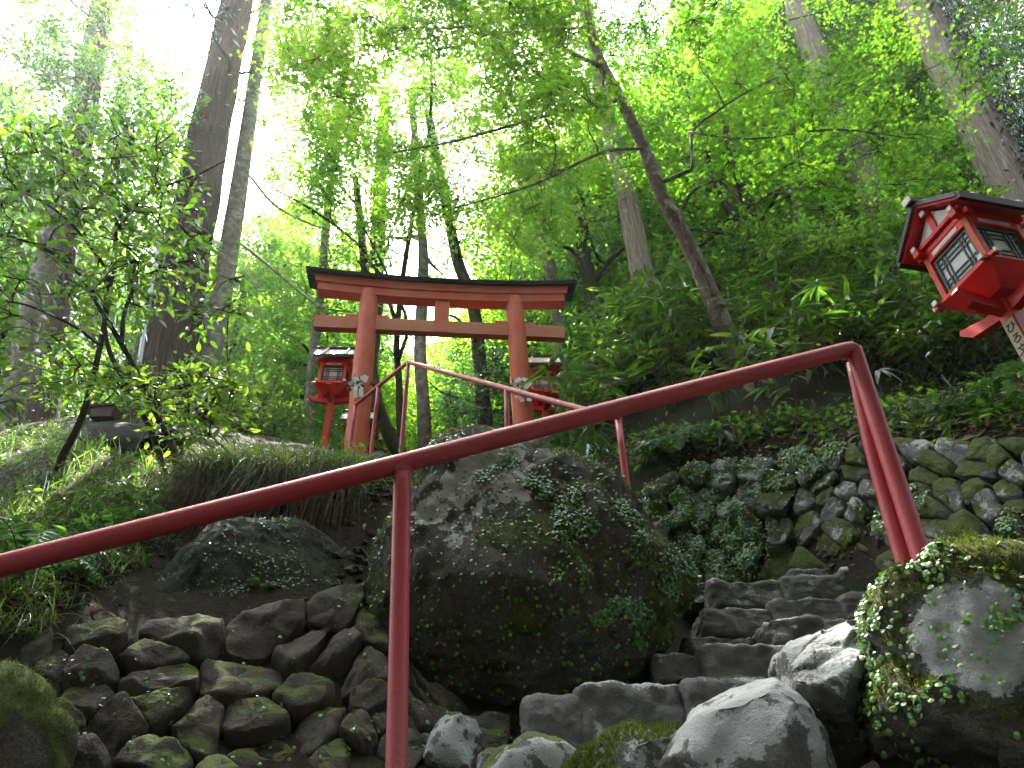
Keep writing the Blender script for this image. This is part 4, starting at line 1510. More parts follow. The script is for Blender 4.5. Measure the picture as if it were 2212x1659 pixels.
class Wood:
    """a trunk with limbs that reaches out to pads of leaves"""

    def __init__(s, bark, sides=14):
        s.tr, s.br, s.lf = MB(), MB(), MB()
        s.node, s.rad = [], []
        s.bark, s.sides = bark, sides

    def trunk(s, pts, r0, r1, rough=0.07, flare=None, seed=0, n=40):
        p = spline(pts, n)
        tube(s.tr, p, np.linspace(r0, r1, n), s.sides, True, rough, seed, flare)
        s.node += list(p[n // 6:])
        s.rad += list(np.linspace(r0, r1, n)[n // 6:])

    def limb(s, pts, r0, r1, n=16, rough=0.06):
        p = spline(pts, n)
        tube(s.tr, p, np.linspace(r0, r1, n), 8, True, rough, int(rng.integers(99)))
        s.node += list(p[2:])
        s.rad += list(np.linspace(r0, r1, n)[2:])

    def reach(s, pads, rmax=0.035, sag=0.12, rend=0.006):
        if len(pads) == 0:
            return
        nodes = A(s.node)
        d0 = A([np.min(np.linalg.norm(nodes - p, axis=1)) for p in pads])
        for k in np.argsort(d0):
            p = pads[k]
            nodes = A(s.node)
            dv = p - nodes
            cost = np.linalg.norm(dv, axis=1) + 0.5 * np.clip(-dv[:, 2], 0, None)
            j = int(np.argmin(cost))
            q, rq = nodes[j], min(s.rad[j] * 0.7, rmax)
            L = np.linalg.norm(p - q)
            if L < 0.05:
                continue
            m1 = q * 0.62 + p * 0.38 + rng.normal(size=3) * L * 0.09 + A([0, 0, sag * L])
            m2 = q * 0.28 + p * 0.72 + rng.normal(size=3) * L * 0.07 + A([0, 0, sag * L * 0.7])
            n = 9
            c = spline([q, m1, m2, p], n)
            rr = np.linspace(max(rq, rend * 1.2), rend, n)
            tube(s.br, c, rr, 6, False)
            s.node += list(c[2:])
            s.rad += list(rr[2:])

    def pad_leaves(s, pads, rad, nleaf, kind, size, flat=0.25, tilt=0.35, tint=(0.5, 0.22), twigs=5, droop=0.15, updir=True):
        if len(pads) == 0:
            return
        for p in pads:
            r = rad * rng.uniform(0.7, 1.3)
            n = int(nleaf * rng.uniform(0.75, 1.25) * (r / rad) ** 2)
            ang = rng.uniform(0, 2 * math.pi, twigs)
            tips = p + np.stack([np.cos(ang) * r, np.sin(ang) * r, rng.normal(size=twigs) * r * flat - droop * r], -1) * rng.uniform(0.6, 1.05, (twigs, 1))
            for t in tips:
                c = spline([p, p * 0.5 + t * 0.5 + rng.normal(size=3) * r * 0.1 + A([0, 0, r * 0.08]), t], 5)
                tube(s.br, c, np.linspace(0.0055, 0.0018, 5) * (1 + rad), 3, False)
            # most leaves sit along the twigs, the rest fill the pad
            n1 = int(n * 0.65)
            ti = rng.integers(0, twigs, n1)
            f = rng.uniform(0.15, 1.08, n1)[:, None]
            a = p * (1 - f) + tips[ti] * f + rng.normal(size=(n1, 3)) * A([0.17, 0.17, 0.17 * max(flat, 0.25)]) * r
            g = rng.normal(size=(n - n1, 3)) * A([0.5, 0.5, 0.5 * flat]) * r
            b = p + g
            pos = np.vstack([a, b])
            out = pos - p
            out[:, 2] *= 0.3
            dirs = unit(out + rng.normal(size=pos.shape) * r * 0.5) + A([0, 0, -0.25])
            nrm = up_normals(len(pos), tilt) if updir else rand_dirs(len(pos))
            base = rng.normal() * tint[1] + tint[0]
            leaves(s.lf, kind, pos, nrm, dirs, size * rng.uniform(0.65, 1.2, len(pos)), base + rng.normal(size=len(pos)) * 0.16)

    def finish(s, name, label, cat, base, leafmat, group=None, crown='crown'):
        root = thing(name, label, cat, base, 0, group)
        if s.tr.n:
            s.tr.obj('trunk', s.bark, root)
        tw = s.bark if not s.bark.startswith('cedar') else 'bark_twig'
        if s.lf.n:
            nl = sum(len(f) for f in s.lf.f)
            v = np.concatenate(s.br.v) if s.br.n else np.zeros((0, 3))
            if s.br.n:
                s.lf.add(v, s.br.f, np.concatenate(s.br.uv))
            o = s.lf.obj(crown, leafmat, root, False)
            o.data.materials.append(MAT[tw])
            mi = np.zeros(len(o.data.polygons), np.int32)
            mi[nl:] = 1
            o.data.polygons.foreach_set('material_index', mi)
        return root


def extend(pts, h):
    """carry a trunk on past the last point by height h"""
    p = list(pts)
    d = unit(p[-1] - p[-2])
    d = d / max(d[2], 0.3)
    return A(p + [p[-1] + d * h * 0.5, p[-1] + d * h + A([0, 0, 0])])


def sink(pts, h=0.5):
    p = list(pts)
    return A([p[0] - A([0, 0, h])] + p)


def tall_tree(name, label, px, y, r0, r1, bark, up, crown_r, leaf, leafmat, npad, nleaf, size, sides=22, flare=0.5, rough=0.06, crown_lo=0.45, limbs=(), extra=None, seed=0, tilt=0.5, group=None, padr=0.6):
    pts = PP([(u, v, y) for u, v in px])
    pts = sink(extend(pts, up), 0.8)
    wd = Wood(bark, sides)
    wd.trunk(pts, r0, r1, rough, flare, seed, 48)
    top, bot = pts[-1], pts[1]
    pads = []
    hh = top[2] - bot[2]
    for k in range(npad):
        f = rng.uniform(crown_lo, 1.02)
        c = spline(pts, 60)[min(59, int(f * 59))]
        a = rng.uniform(0, 2 * math.pi)
        rr = crown_r * math.sqrt(rng.uniform(0.1, 1)) * (1.15 - f * 0.75)
        pads.append(c + A([math.cos(a) * rr, math.sin(a) * rr, -0.15 * rr + rng.normal() * 0.2]))
    pads = A(pads) if pads else np.zeros((0, 3))
    for l, a, b in limbs:
        wd.limb(PP(l), a, b)
    if len(pads):
        wd.reach(pads, 0.05, -0.05)
        wd.pad_leaves(pads, padr, nleaf, leaf, size, 0.35, tilt, (0.5, 0.2))
    if extra is not None:
        ep, er, en, ek, es, eflat, etilt, et = extra
        wd.reach(ep, 0.03, 0.08)
        wd.pad_leaves(ep, er, en, ek, es, eflat, etilt, et)
    b = pts[1]
    return wd.finish(name, label, 'tree', b, leafmat, group)


# the leaning maple by the path and its bright layered canopy
wd = Wood('bark_maple', 20)
mp = [(1625, 830, 6.1), (1592, 782, 6.05), (1546, 665, 6.0), (1486, 525, 5.9), (1431, 425, 5.8), (1391, 320, 5.7), (1341, 215, 5.6), (1301, 140, 5.5), (1271, 50, 5.4), (1262, -60, 5.3), (1270, -200, 5.2)]
mpts = PP(mp)
wd.trunk(sink(mpts, 0.35), 0.115, 0.045, 0.09, 0.45, 3, 60)
for l, a, b in [
        ([(1303, 145, 5.5), (1240, 118, 5.3), (1190, 85, 5.2), (1140, 20, 5.1), (1100, -60, 5.0)], .035, .014),
        ([(1215, 100, 5.25), (1150, 60, 5.1), (1106, 38, 5.0), (1000, 60, 4.9), (880, 60, 4.8), (830, 62, 4.7)], .022, .008),
        ([(880, 60, 4.8), (810, 90, 4.75), (770, 140, 4.7), (772, 170, 4.7), (800, 240, 4.7)], .012, .005),
        ([(1434, 432, 5.8), (1455, 448, 5.6), (1470, 455, 5.5), (1492, 418, 5.4), (1530, 395, 5.3), (1590, 380, 5.2)], .03, .012),
        ([(1425, 395, 5.75), (1480, 372, 5.5), (1496, 358, 5.4), (1496, 285, 5.3), (1550, 240, 5.2), (1620, 195, 5.1), (1720, 150, 5.0)], .026, .008),
        ([(1530, 378, 5.3), (1565, 400, 5.3), (1616, 443, 5.3), (1660, 420, 5.2), (1701, 400, 5.2), (1756, 370, 5.1), (1850, 310, 5.0)], .022, .008),
        ([(1470, 455, 5.5), (1478, 500, 5.55), (1492, 540, 5.6), (1520, 590, 5.7), (1540, 640, 5.8)], .026, .02),
        ([(1341, 215, 5.6), (1180, 250, 5.2), (1000, 300, 4.9), (850, 330, 4.7)], .026, .008),
        ([(1391, 320, 5.7), (1300, 330, 5.3), (1150, 400, 5.0), (980, 450, 4.9)], .022, .007),
        ([(1486, 285, 5.3), (1620, 300, 4.9), (1800, 280, 4.6), (1980, 300, 4.5)], .016, .006)]:
    wd.limb(PP(l), a, b, 18, 0.1)
RA = [(640, -200), (1280, -220), (1280, 260), (1180, 420), (900, 430), (760, 380), (640, 260), (600, 60)]
RB = [(1250, -220), (2000, -220), (2100, 250), (2050, 400), (1800, 470), (1500, 430), (1300, 420), (1230, 200)]
RC = [(1040, 300), (1300, 300), (1320, 420), (1280, 530), (1120, 520), (980, 470)]
pa = region(RA, 200, 4.0, 6.2, 0.26)
pb = np.vstack([region(RB, 95, 6.0, 7.8, 0.26), region([(1440, -220), (2000, -220), (2100, 250), (2050, 400), (1800, 470), (1560, 420), (1480, 250), (1380, 0)], 34, 4.4, 6.0, 0.26)])
pc = region(RC, 36, 5.2, 7.0, 0.3)
LINES = [([(1592, 782), (1546, 665), (1486, 525), (1431, 425), (1391, 320), (1341, 215), (1301, 140), (1271, 50), (1262, -60)], 5.9, 42),
         ([(1408, 690), (1390, 610), (1368, 500), (1350, 430)], 8.6, 45), ([(1893, 440), (1840, 320), (1796, 230), (1762, 125), (1712, 0)], 9.5, 48), ([(2205, 440), (2145, 325), (2065, 175), (1975, 0)], 7.5, 60),
         ([(1636, 580), (1561, 425)], 8.7, 26), ([(1676, 580), (1611, 425)], 8.9, 26), ([(1190, 90), (1303, 145)], 5.2, 26), ([(85, 930), (140, 560)], 8.7, 50), ([(15, 920), (95, 560)], 9.0, 36), ([(340, 880), (400, 560), (445, 330)], 8.8, 58), ([(440, 820), (485, 600), (520, 380)], 9.4, 34)]


def pix(p):
    d = np.asarray(p) - EYE
    z = d @ _D
    return A([1106 + FPX * (d @ _R) / z, 829.5 - FPX * (d @ _U) / z])


def clear_view(pads, keep=0.25):
    """few leaves hang in front of the trunks the path looks up to"""
    out = []
    for p in pads:
        q = pix(p)
        hid = False
        for ln, y, wd_ in LINES:
            if p[1] > y:
                continue
            for k in range(len(ln) - 1):
                a_, b_ = A(ln[k], float), A(ln[k + 1], float)
                t = np.clip((q - a_) @ (b_ - a_) / ((b_ - a_) @ (b_ - a_)), 0, 1)
                if np.linalg.norm(q - a_ - t * (b_ - a_)) < wd_:
                    hid = True
        if not hid or rng.uniform() < keep:
            out.append(p)
    return A(out)


SUNV = A([sdir.x, sdir.y, sdir.z])
LIT = [(P(u, v, y), r) for u, v, y, r in [(2040, 1270, 1.9, .55), (2130, 1420, 1.8, .4), (1620, 1510, 1.75, .5), (1800, 1400, 1.9, .45), (1930, 1000, 2.2, .5), (1880, 850, 2.2, .4), (1020, 1050, 3.2, .55), (2130, 1050, 3.3, .6), (1760, 1090, 4.3, .4),
                                          (100, 1060, 4.2, .7), (260, 1090, 4.2, .6), (150, 1175, 1.8, .5), (1760, 1340, 3.1, .45), (1500, 1480, 2.6, .45), (60, 1300, 2.8, .5)]]


def sun_gaps(pads, k=1.0):
    """openings in the crown through which the sun reaches the ground below"""
    out = []
    for p in pads:
        ok = True
        for t, r in LIT:
            d = p - t
            a_ = d @ SUNV
            if a_ > 0 and np.linalg.norm(d - SUNV * a_) < r * k:
                ok = False
        if ok:
            out.append(p)
    return A(out)


pa, pb, pc = sun_gaps(clear_view(pa)), sun_gaps(clear_view(pb)), sun_gaps(clear_view(pc))
for q in (pc, pb, pa):
    wd.reach(q, 0.016, 0.06, 0.004)
wd.pad_leaves(pa, 0.42, 190, 'star', 0.062, 0.14, 0.28, (0.66, 0.14), 6, 0.08)
wd.pad_leaves(pb, 0.42, 150, 'star', 0.066, 0.14, 0.28, (0.22, 0.16), 6, 0.08)
wd.pad_leaves(pc, 0.42, 210, 'star', 0.060, 0.16, 0.3, (0.6, 0.15), 6, 0.08)
wd.finish('maple_tree', 'leaning maple with mottled bark and bright star leaves above the handrail', 'tree', mpts[1], 'maple')

# second maple further back, filling the space over the gate
wd = Wood('bark_dark', 14)
q = PP([(865, 985, 10.5), (862, 830, 10.5), (857, 740, 10.4), (870, 600, 10.2), (900, 420, 9.8), (930, 250, 9.4), (930, 60, 9.0)])
wd.trunk(sink(q), 0.075, 0.03, 0.08, 0.3, 4)
wd.limb(PP([(860, 780, 10.4), (880, 700, 10.2), (840, 600, 9.8), (780, 480, 9.4)]), .04, .015)
wd.limb(PP([(858, 700, 10.3), (800, 560, 9.9), (700, 470, 9.3), (560, 390, 9.0)]), .04, .012)
RD = [(600, 60), (640, -120), (1200, -160), (1240, 100), (1260, 330), (1240, 500), (1080, 480), (1000, 505), (840, 490), (760, 470), (660, 500), (580, 420), (570, 260)]
pd = region(RD, 160, 8.0, 10.5, 0.42)
pd = np.vstack([sun_gaps(pd, 0.5), region([(560, 80), (1250, 80), (1260, 380), (1180, 470), (1060, 440), (860, 470), (700, 480), (590, 360)], 75, 8.6, 10.6, 0.4)])
wd.reach(pd, 0.02, 0.06, 0.005)
wd.pad_leaves(pd, 0.62, 200, 'star', 0.085, 0.2, 0.32, (0.72, 0.14), 5, 0.08)
wd.finish('maple_tree', 'slender dark stemmed maple spreading bright leaves over the torii', 'tree', q[0], 'maple')

# third maple up the slope on the right
wd = Wood('bark_dark', 12)
q = PP([(1850, 640, 10.2), (1835, 560, 10.1), (1800, 440, 9.9), (1740, 300, 9.6), (1700, 150, 9.3), (1690, -40, 9.0)])
wd.trunk(sink(q), 0.085, 0.03, 0.08, 0.3, 8)
wd.limb(PP([(1800, 440, 9.9), (1880, 330, 9.6), (1980, 230, 9.4), (2080, 180, 9.2)]), .04, .012)
wd.limb(PP([(1770, 370, 9.8), (1660, 300, 9.4), (1540, 250, 9.2), (1430, 190, 9.0)]), .04, .012)
pe = clear_view(region([(1270, -160), (2150, -160), (2200, 120), (2060, 430), (1800, 500), (1480, 490), (1280, 420)], 150, 8.4, 11.0, 0.42), 0.4)
pe = sun_gaps(pe, 0.6)
wd.reach(pe, 0.02, 0.06, 0.005)
wd.pad_leaves(pe, 0.62, 190, 'star', 0.085, 0.2, 0.32, (0.3, 0.16), 5, 0.08)
wd.finish('maple_tree', 'maple on the upper slope with deep green layered leaves left of the thick cedar', 'tree', q[0], 'maple')

# shrub of broad leaves on the left bank
wd = Wood('bark_twig', 10)
for l, a, b in [
        ([(128, 1015, 4.7), (135, 985, 4.7), (178, 900, 4.6), (212, 770, 4.5), (238, 620, 4.4), (252, 480, 4.3), (250, 330, 4.2)], .033, .012),
        ([(365, 1060, 4.5), (352, 1010, 4.5), (330, 940, 4.45), (285, 850, 4.4), (240, 770, 4.35), (225, 700, 4.3), (228, 640, 4.25)], .028, .014),
        ([(372, 1060, 4.5), (380, 985, 4.5), (340, 900, 4.4), (310, 830, 4.3), (255, 730, 4.2), (200, 640, 4.1), (170, 590, 4.05), (110, 545, 4.0), (20, 510, 3.9), (-60, 500, 3.8)], .026, .008),
        ([(376, 1000, 4.5), (405, 960, 4.4), (440, 900, 4.3), (470, 850, 4.2), (495, 815, 4.1)], .018, .006),
        ([(262, 745, 4.2), (270, 670, 4.15), (300, 610, 4.1), (360, 575, 4.0), (420, 560, 3.9)], .018, .006),
        ([(215, 745, 4.3), (150, 700, 4.1), (60, 660, 3.9), (0, 650, 3.8)], .012, .005),
        ([(245, 600, 4.4), (150, 480, 4.2), (60, 420, 4.1), (-40, 400, 4.0)], .014, .005),
        ([(250, 500, 4.3), (320, 420, 4.1), (420, 380, 4.0), (500, 340, 3.9)], .014, .005)]:
    wd.limb(PP(l), a, b, 20, 0.12)
RS = [(-80, 300), (120, 270), (340, 300), (430, 400), (440, 540), (330, 600), (200, 640), (-80, 620)]
RS2 = [(-80, 620), (60, 600), (160, 700), (200, 850), (120, 900), (-80, 880)]
RS3 = [(240, 830), (350, 800), (520, 790), (530, 900), (440, 960), (330, 920)]
RS4 = [(330, 560), (520, 540), (500, 720), (380, 760), (260, 700)]
p1, p2, p3, p4 = region(RS, 88, 3.5, 5.0, 0.2), region(RS2, 30, 3.6, 4.6, 0.2), region(RS3, 30, 3.9, 4.6, 0.14), region(RS4, 22, 3.8, 4.8, 0.2)
p1, p2, p4 = clear_view(p1, 0.45), clear_view(p2, 0.3), clear_view(p4, 0.4)
for q in (p4, p3, p2, p1):
    wd.reach(q, 0.008, 0.05, 0.003)
wd.pad_leaves(p1, 0.28, 42, 'oval', 0.088, 0.4, 0.5, (0.5, 0.2), 5, 0.1)
wd.pad_leaves(p2, 0.24, 34, 'oval', 0.085, 0.4, 0.5, (0.6, 0.2), 4, 0.1)
wd.pad_leaves(p3, 0.2, 32, 'oval', 0.075, 0.5, 0.55, (0.85, 0.14), 4, 0.1)
wd.pad_leaves(p4, 0.22, 30, 'oval', 0.08, 0.4, 0.5, (0.5, 0.2), 4, 0.1)
wd.finish('leafy_shrub', 'many stemmed shrub with broad backlit leaves on the left bank', 'shrub', P(300, 1045, 4.55), 'broad')

# tall trees on the left
RL = [(40, -120), (200, -150), (330, 120), (440, 300), (420, 420), (240, 380), (100, 330), (30, 200)]
pl_ = region(RL, 85, 8.2, 9.8, 0.35)
tall_tree('cedar_tree', 'big cedar with fibrous brown bark leaning behind the left shrub', [(330, 930), (352, 800), (400, 560), (445, 330), (488, 120)], 9.0, .46, .33, 'cedar_brown', 14, 3, 'needle', 'needle', 40, 60, 0.2, 30, 0.45, 0.07, 0.72, seed=1)
tall_tree('tall_tree', 'smooth pale trunk beside the big brown cedar', [(430, 880), (448, 780), (485, 600), (520, 380), (548, 190)], 9.6, .225, .13, 'bark_pale', 7, 2.2, 'rhomb', 'broad', 14, 60, 0.13, 20, 0.4, 0.05, 0.86, seed=2,
          limbs=[([(520, 525, 9.6), (600, 590, 9.2), (660, 640, 8.9), (700, 665, 8.7), (760, 675, 8.6)], .03, .012), ([(540, 380, 9.6), (590, 440, 9.2), (660, 480, 9.0), (720, 500, 8.9)], .03, .01)])
tall_tree('broadleaf_tree', 'brown trunk rising from the grass at the far left edge of the bank', [(78, 945), (95, 860), (120, 700), (140, 560), (170, 380), (200, 200)], 8.8, .24, .12, 'cedar_brown', 4, 2.2, 'oval', 'broad', 0, 60, 0.11, 20, 0.5, 0.06, 0.7, extra=(pl_, 0.5, 120, 'oval', 0.13, 0.4, 0.5, (0.5, 0.2)), seed=3)
tall_tree('tall_tree', 'lichen spotted grey trunk left of the brown trunk on the bank', [(10, 930), (40, 800), (75, 650), (95, 560), (140, 340)], 9.2, .2, .12, 'bark_pale', 9, 2.2, 'rhomb', 'broad', 20, 60, 0.14, 18, 0.4, 0.06, 0.6, seed=4)
tall_tree('tall_tree', 'pale hazy trunk standing against the white sky', [(165, 880), (190, 760), (235, 420), (262, 200), (290, -10)], 13, .26, .16, 'bark_pale', 6, 2.4, 'rhomb', 'far', 16, 60, 0.16, 16, 0.3, 0.05, 0.85, seed=5)
# slender trunks behind the gate
tall_tree('birch_tree', 'thin white barked trunk left of the torii', [(660, 995), (668, 880), (678, 760), (692, 640), (706, 470), (715, 380)], 10.8, .105, .075, 'bark_pale', 4, 1.6, 'rhomb', 'far', 8, 70, 0.12, 14, 0.3, 0.05, 0.62, seed=6)
tall_tree('tall_tree', 'dark trunk hidden behind the left torii pillar', [(760, 1010), (785, 860), (805, 700), (812, 590), (818, 470)], 11.5, .21, .15, 'bark_dark', 5, 2.2, 'rhomb', 'far', 8, 80, 0.13, 16, 0.3, 0.07, 0.6, seed=7)
tall_tree('tall_tree', 'knotty pale trunk in the middle of the torii opening', [(918, 990), (914, 860), (908, 750), (911, 640), (914, 540), (905, 420)], 10.2, .125, .085, 'bark_pale', 4, 1.7, 'rhomb', 'far', 8, 80, 0.12, 16, 0.3, 0.12, 0.62, seed=8)
tall_tree('dark_conifer', 'dark trunk with drooping needle boughs right of the torii middle', [(1055, 1015), (1046, 900), (1036, 780), (1022, 660), (988, 560), (972, 480)], 10.6, .15, .10, 'bark_dark', 4, 2.0, 'needle', 'needle', 16, 80, 0.16, 16, 0.3, 0.06, 0.62,
          limbs=[([(1030, 740, 10.5), (990, 690, 10.2), (960, 680, 10.1), (950, 690, 10.0)], .03, .014), ([(1040, 870, 10.5), (960, 850, 10.0), (920, 820, 9.9)], .022, .008), ([(1038, 860, 10.5), (1100, 840, 10.2), (1180, 820, 10)], .022, .008)],
          extra=(region([(930, 760), (1090, 740), (1180, 820), (1160, 900), (1000, 900), (940, 860)], 26, 9.8, 10.8, 0.25), 0.34, 70, 'needle', 0.13, 0.2, 0.4, (0.45, 0.2)), seed=9)
tall_tree('leaning_tree', 'curved dark mossy trunk leaning left behind the upper handrail', [(872, 1000), (845, 950), (818, 880), (805, 800), (800, 700), (790, 600)], 10.0, .12, .07, 'bark_dark', 3, 1.6, 'rhomb', 'far', 8, 70, 0.12, 14, 0.3, 0.06, 0.6, seed=10)
tall_tree('tall_tree', 'grey trunk with a twisting vine right of the torii top', [(1225, 900), (1215, 780), (1207, 680), (1190, 590), (1162, 470), (1150, 380)], 10.8, .15, .10, 'bark_pale', 4, 2.0, 'rhomb', 'far', 8, 80, 0.13, 16, 0.3, 0.06, 0.6, seed=11,
          limbs=[([(1208, 650, 10.7), (1190, 610, 10.5), (1178, 560, 10.5), (1180, 510, 10.6)], .035, .02), ([(1198, 605, 10.7), (1165, 612, 10.5), (1145, 625, 10.4)], .03, .012)])
tall_tree('gnarled_tree', 'gnarled dark mossy tree with forking limbs behind the bamboo grass', [(1320, 760), (1295, 690), (1278, 620), (1262, 560), (1255, 480)], 10.4, .2, .1, 'bark_dark', 3, 2.2, 'rhomb', 'far', 8, 80, 0.13, 16, 0.4, 0.12, 0.5, seed=12,
          limbs=[([(1278, 620, 10.4), (1300, 580, 10.2), (1335, 545, 10.1), (1380, 500, 10)], .085, .04), ([(1300, 700, 10.4), (1340, 730, 10.1), (1420, 720, 9.8), (1490, 690, 9.6)], .075, .03), ([(1262, 570, 10.4), (1235, 540, 10.3), (1200, 530, 10.3)], .06, .025)])
tall_tree('cedar_tree', 'pale barked cedar rising from the bamboo grass behind the maple', [(1430, 780), (1408, 690), (1390, 610), (1368, 500), (1345, 390), (1310, 250), (1285, 120)], 8.7, .21, .15, 'cedar_pale', 10, 2.4, 'needle', 'needle', 20, 60, 0.2, 24, 0.35, 0.05, 0.75, seed=13)
tall_tree('cedar_tree', 'tall cedar trunk seen above the maple canopy and left of the near lantern', [(1945, 620), (1893, 440), (1840, 320), (1796, 230), (1762, 125), (1712, 0), (1670, -100)], 9.6, .34, .25, 'cedar_pale', 10, 2.6, 'needle', 'needle', 34, 60, 0.2, 26, 0.35, 0.05, 0.7, seed=14)
big = tall_tree('cedar_tree', 'thick cedar behind the near lantern with dark ivy on its right side', [(2290, 650), (2205, 440), (2145, 325), (2065, 175), (1975, 0), (1915, -120)], 7.6, .36, .28, 'cedar_pale', 10, 2.6, 'needle', 'needle', 30, 60, 0.2, 30, 0.35, 0.05, 0.7, seed=15)
tall_tree('tall_tree', 'left one of two thin mossy trunks on the upper slope', [(1660, 650), (1636, 580), (1605, 510), (1561, 425), (1530, 340)], 8.8, .10, .07, 'bark_dark', 3, 1.8, 'rhomb', 'far', 8, 80, 0.13, 14, 0.3, 0.07, 0.5, seed=16,
          limbs=[([(1618, 540, 8.8), (1580, 510, 8.6), (1530, 500, 8.4), (1480, 495, 8.2)], .04, .015)])
tall_tree('tall_tree', 'right one of two thin mossy trunks on the upper slope', [(1700, 650), (1676, 580), (1645, 510), (1611, 425), (1585, 340)], 9.0, .09, .065, 'bark_dark', 3, 1.8, 'rhomb', 'far', 8, 80, 0.13, 14, 0.3, 0.07, 0.5, seed=17)
tall_tree('tall_tree', 'brown vine wrapped trunk left of the roof of the near lantern', [(1775, 650), (1750, 580), (1730, 490), (1715, 400), (1700, 300)], 9.6, .09, .07, 'bark_maple', 3, 1.8, 'rhomb', 'far', 8, 80, 0.13, 14, 0.3, 0.12, 0.5, seed=18)

# ivy up the right side of the thick cedar
n = 2600
cpts = spline(PP([(2205, 440, 7.6), (2145, 325, 7.6), (2065, 175, 7.6), (1975, 0, 7.6)]), 60)
k = rng.integers(0, 60, n)
aa = rng.normal(size=n) * 0.6 - 0.5
rr_ = 0.33 + np.abs(rng.normal(size=n)) * 0.22
od = np.stack([np.cos(aa), np.sin(aa), 0 * aa], -1)
iv = MB()
leaves(iv, 'oval', cpts[k] + od * rr_[:, None] + rng.normal(size=(n, 3)) * 0.12, od + rand_dirs(n) * 0.7, rand_dirs(n) + A([0, 0, -0.8]), rng.uniform(0.09, 0.15, n), rng.uniform(0, 0.8, n))
ivr = thing('ivy', 'dark glossy ivy climbing the thick cedar behind the lantern', 'climbing plant', cpts[0])
iv.obj('ivy_leaves', 'ivy', ivr, False)
stm = MB()
for k in range(4):
    off = A([0.2 + 0.1 * k, -0.34, 0])
    tube(stm, cpts[::4] + off + rng.normal(size=(15, 3)) * 0.03, 0.012, 5, False)
stm.obj('stem', 'bark_twig', ivr)

# background trees: five kinds built once at the origin and copied
KINDS = []


def wood_kind(name, label, bark, leafmat, kind, hgt, cr, lo, npad, nleaf, size, padr, tilt, flat, tint, conifer=False):
    wd = Wood(bark, 10)
    p = [A([0, 0, -1.0]), A([0, 0, 0.0])] + [A([rng.normal() * 0.25, rng.normal() * 0.25, hgt * f]) for f in (0.3, 0.55, 0.8, 0.97)]
    wd.trunk(p, 0.22 if not conifer else 0.3, 0.04, 0.06, 0.3, int(rng.integers(99)), 26)
    pads = []
    for k in range(npad):
        f = rng.uniform(0, 1)
        a = rng.uniform(0, 2 * math.pi)
        if conifer:
            rr = cr * (1.05 - f) * math.sqrt(rng.uniform(0.15, 1))
            z = hgt * (lo + (1 - lo) * f) - 0.25 * rr
        else:
            rr = cr * math.sin(math.pi * (0.12 + 0.8 * f)) ** 0.7 * math.sqrt(rng.uniform(0.1, 1))
            z = hgt * (lo + (1 - lo) * f)
        pads.append(A([math.cos(a) * rr, math.sin(a) * rr, z]))
    pads = A(pads)
    wd.reach(pads, 0.07, -0.04 if conifer else 0.1, 0.012)
    wd.pad_leaves(pads, padr, nleaf, kind, size, flat, tilt, tint, 4, 0.3 if conifer else 0.1)
    root = wd.finish(name, label, 'tree', (0, 0, 0), leafmat, 'trees filling the wood behind the gate')
    KINDS.append(root)
    return root


K0 = wood_kind('woodland_tree', 'light green leafy tree in the wood behind the torii', 'bark_dark', 'far', 'rhomb', 15, 3.4, 0.08, 190, 110, 0.17, 0.75, 0.55, 0.4, (0.6, 0.2))
K1 = wood_kind('woodland_tree', 'mid green dense leafy tree in the wood behind the torii', 'bark_dark', 'far', 'rhomb', 18, 3.8, 0.08, 240, 110, 0.16, 0.75, 0.55, 0.4, (0.3, 0.2))
K2 = wood_kind('woodland_maple', 'yellow green layered maple in the wood behind the torii', 'bark_dark', 'maple', 'star', 11, 3.6, 0.1, 150, 110, 0.15, 0.75, 0.35, 0.2, (0.7, 0.15))
K3 = wood_kind('woodland_cedar', 'dark narrow cedar in the wood behind the torii', 'cedar_brown', 'needle', 'needle', 24, 2.6, 0.2, 220, 90, 0.3, 0.7, 0.5, 0.3, (0.4, 0.2), True)
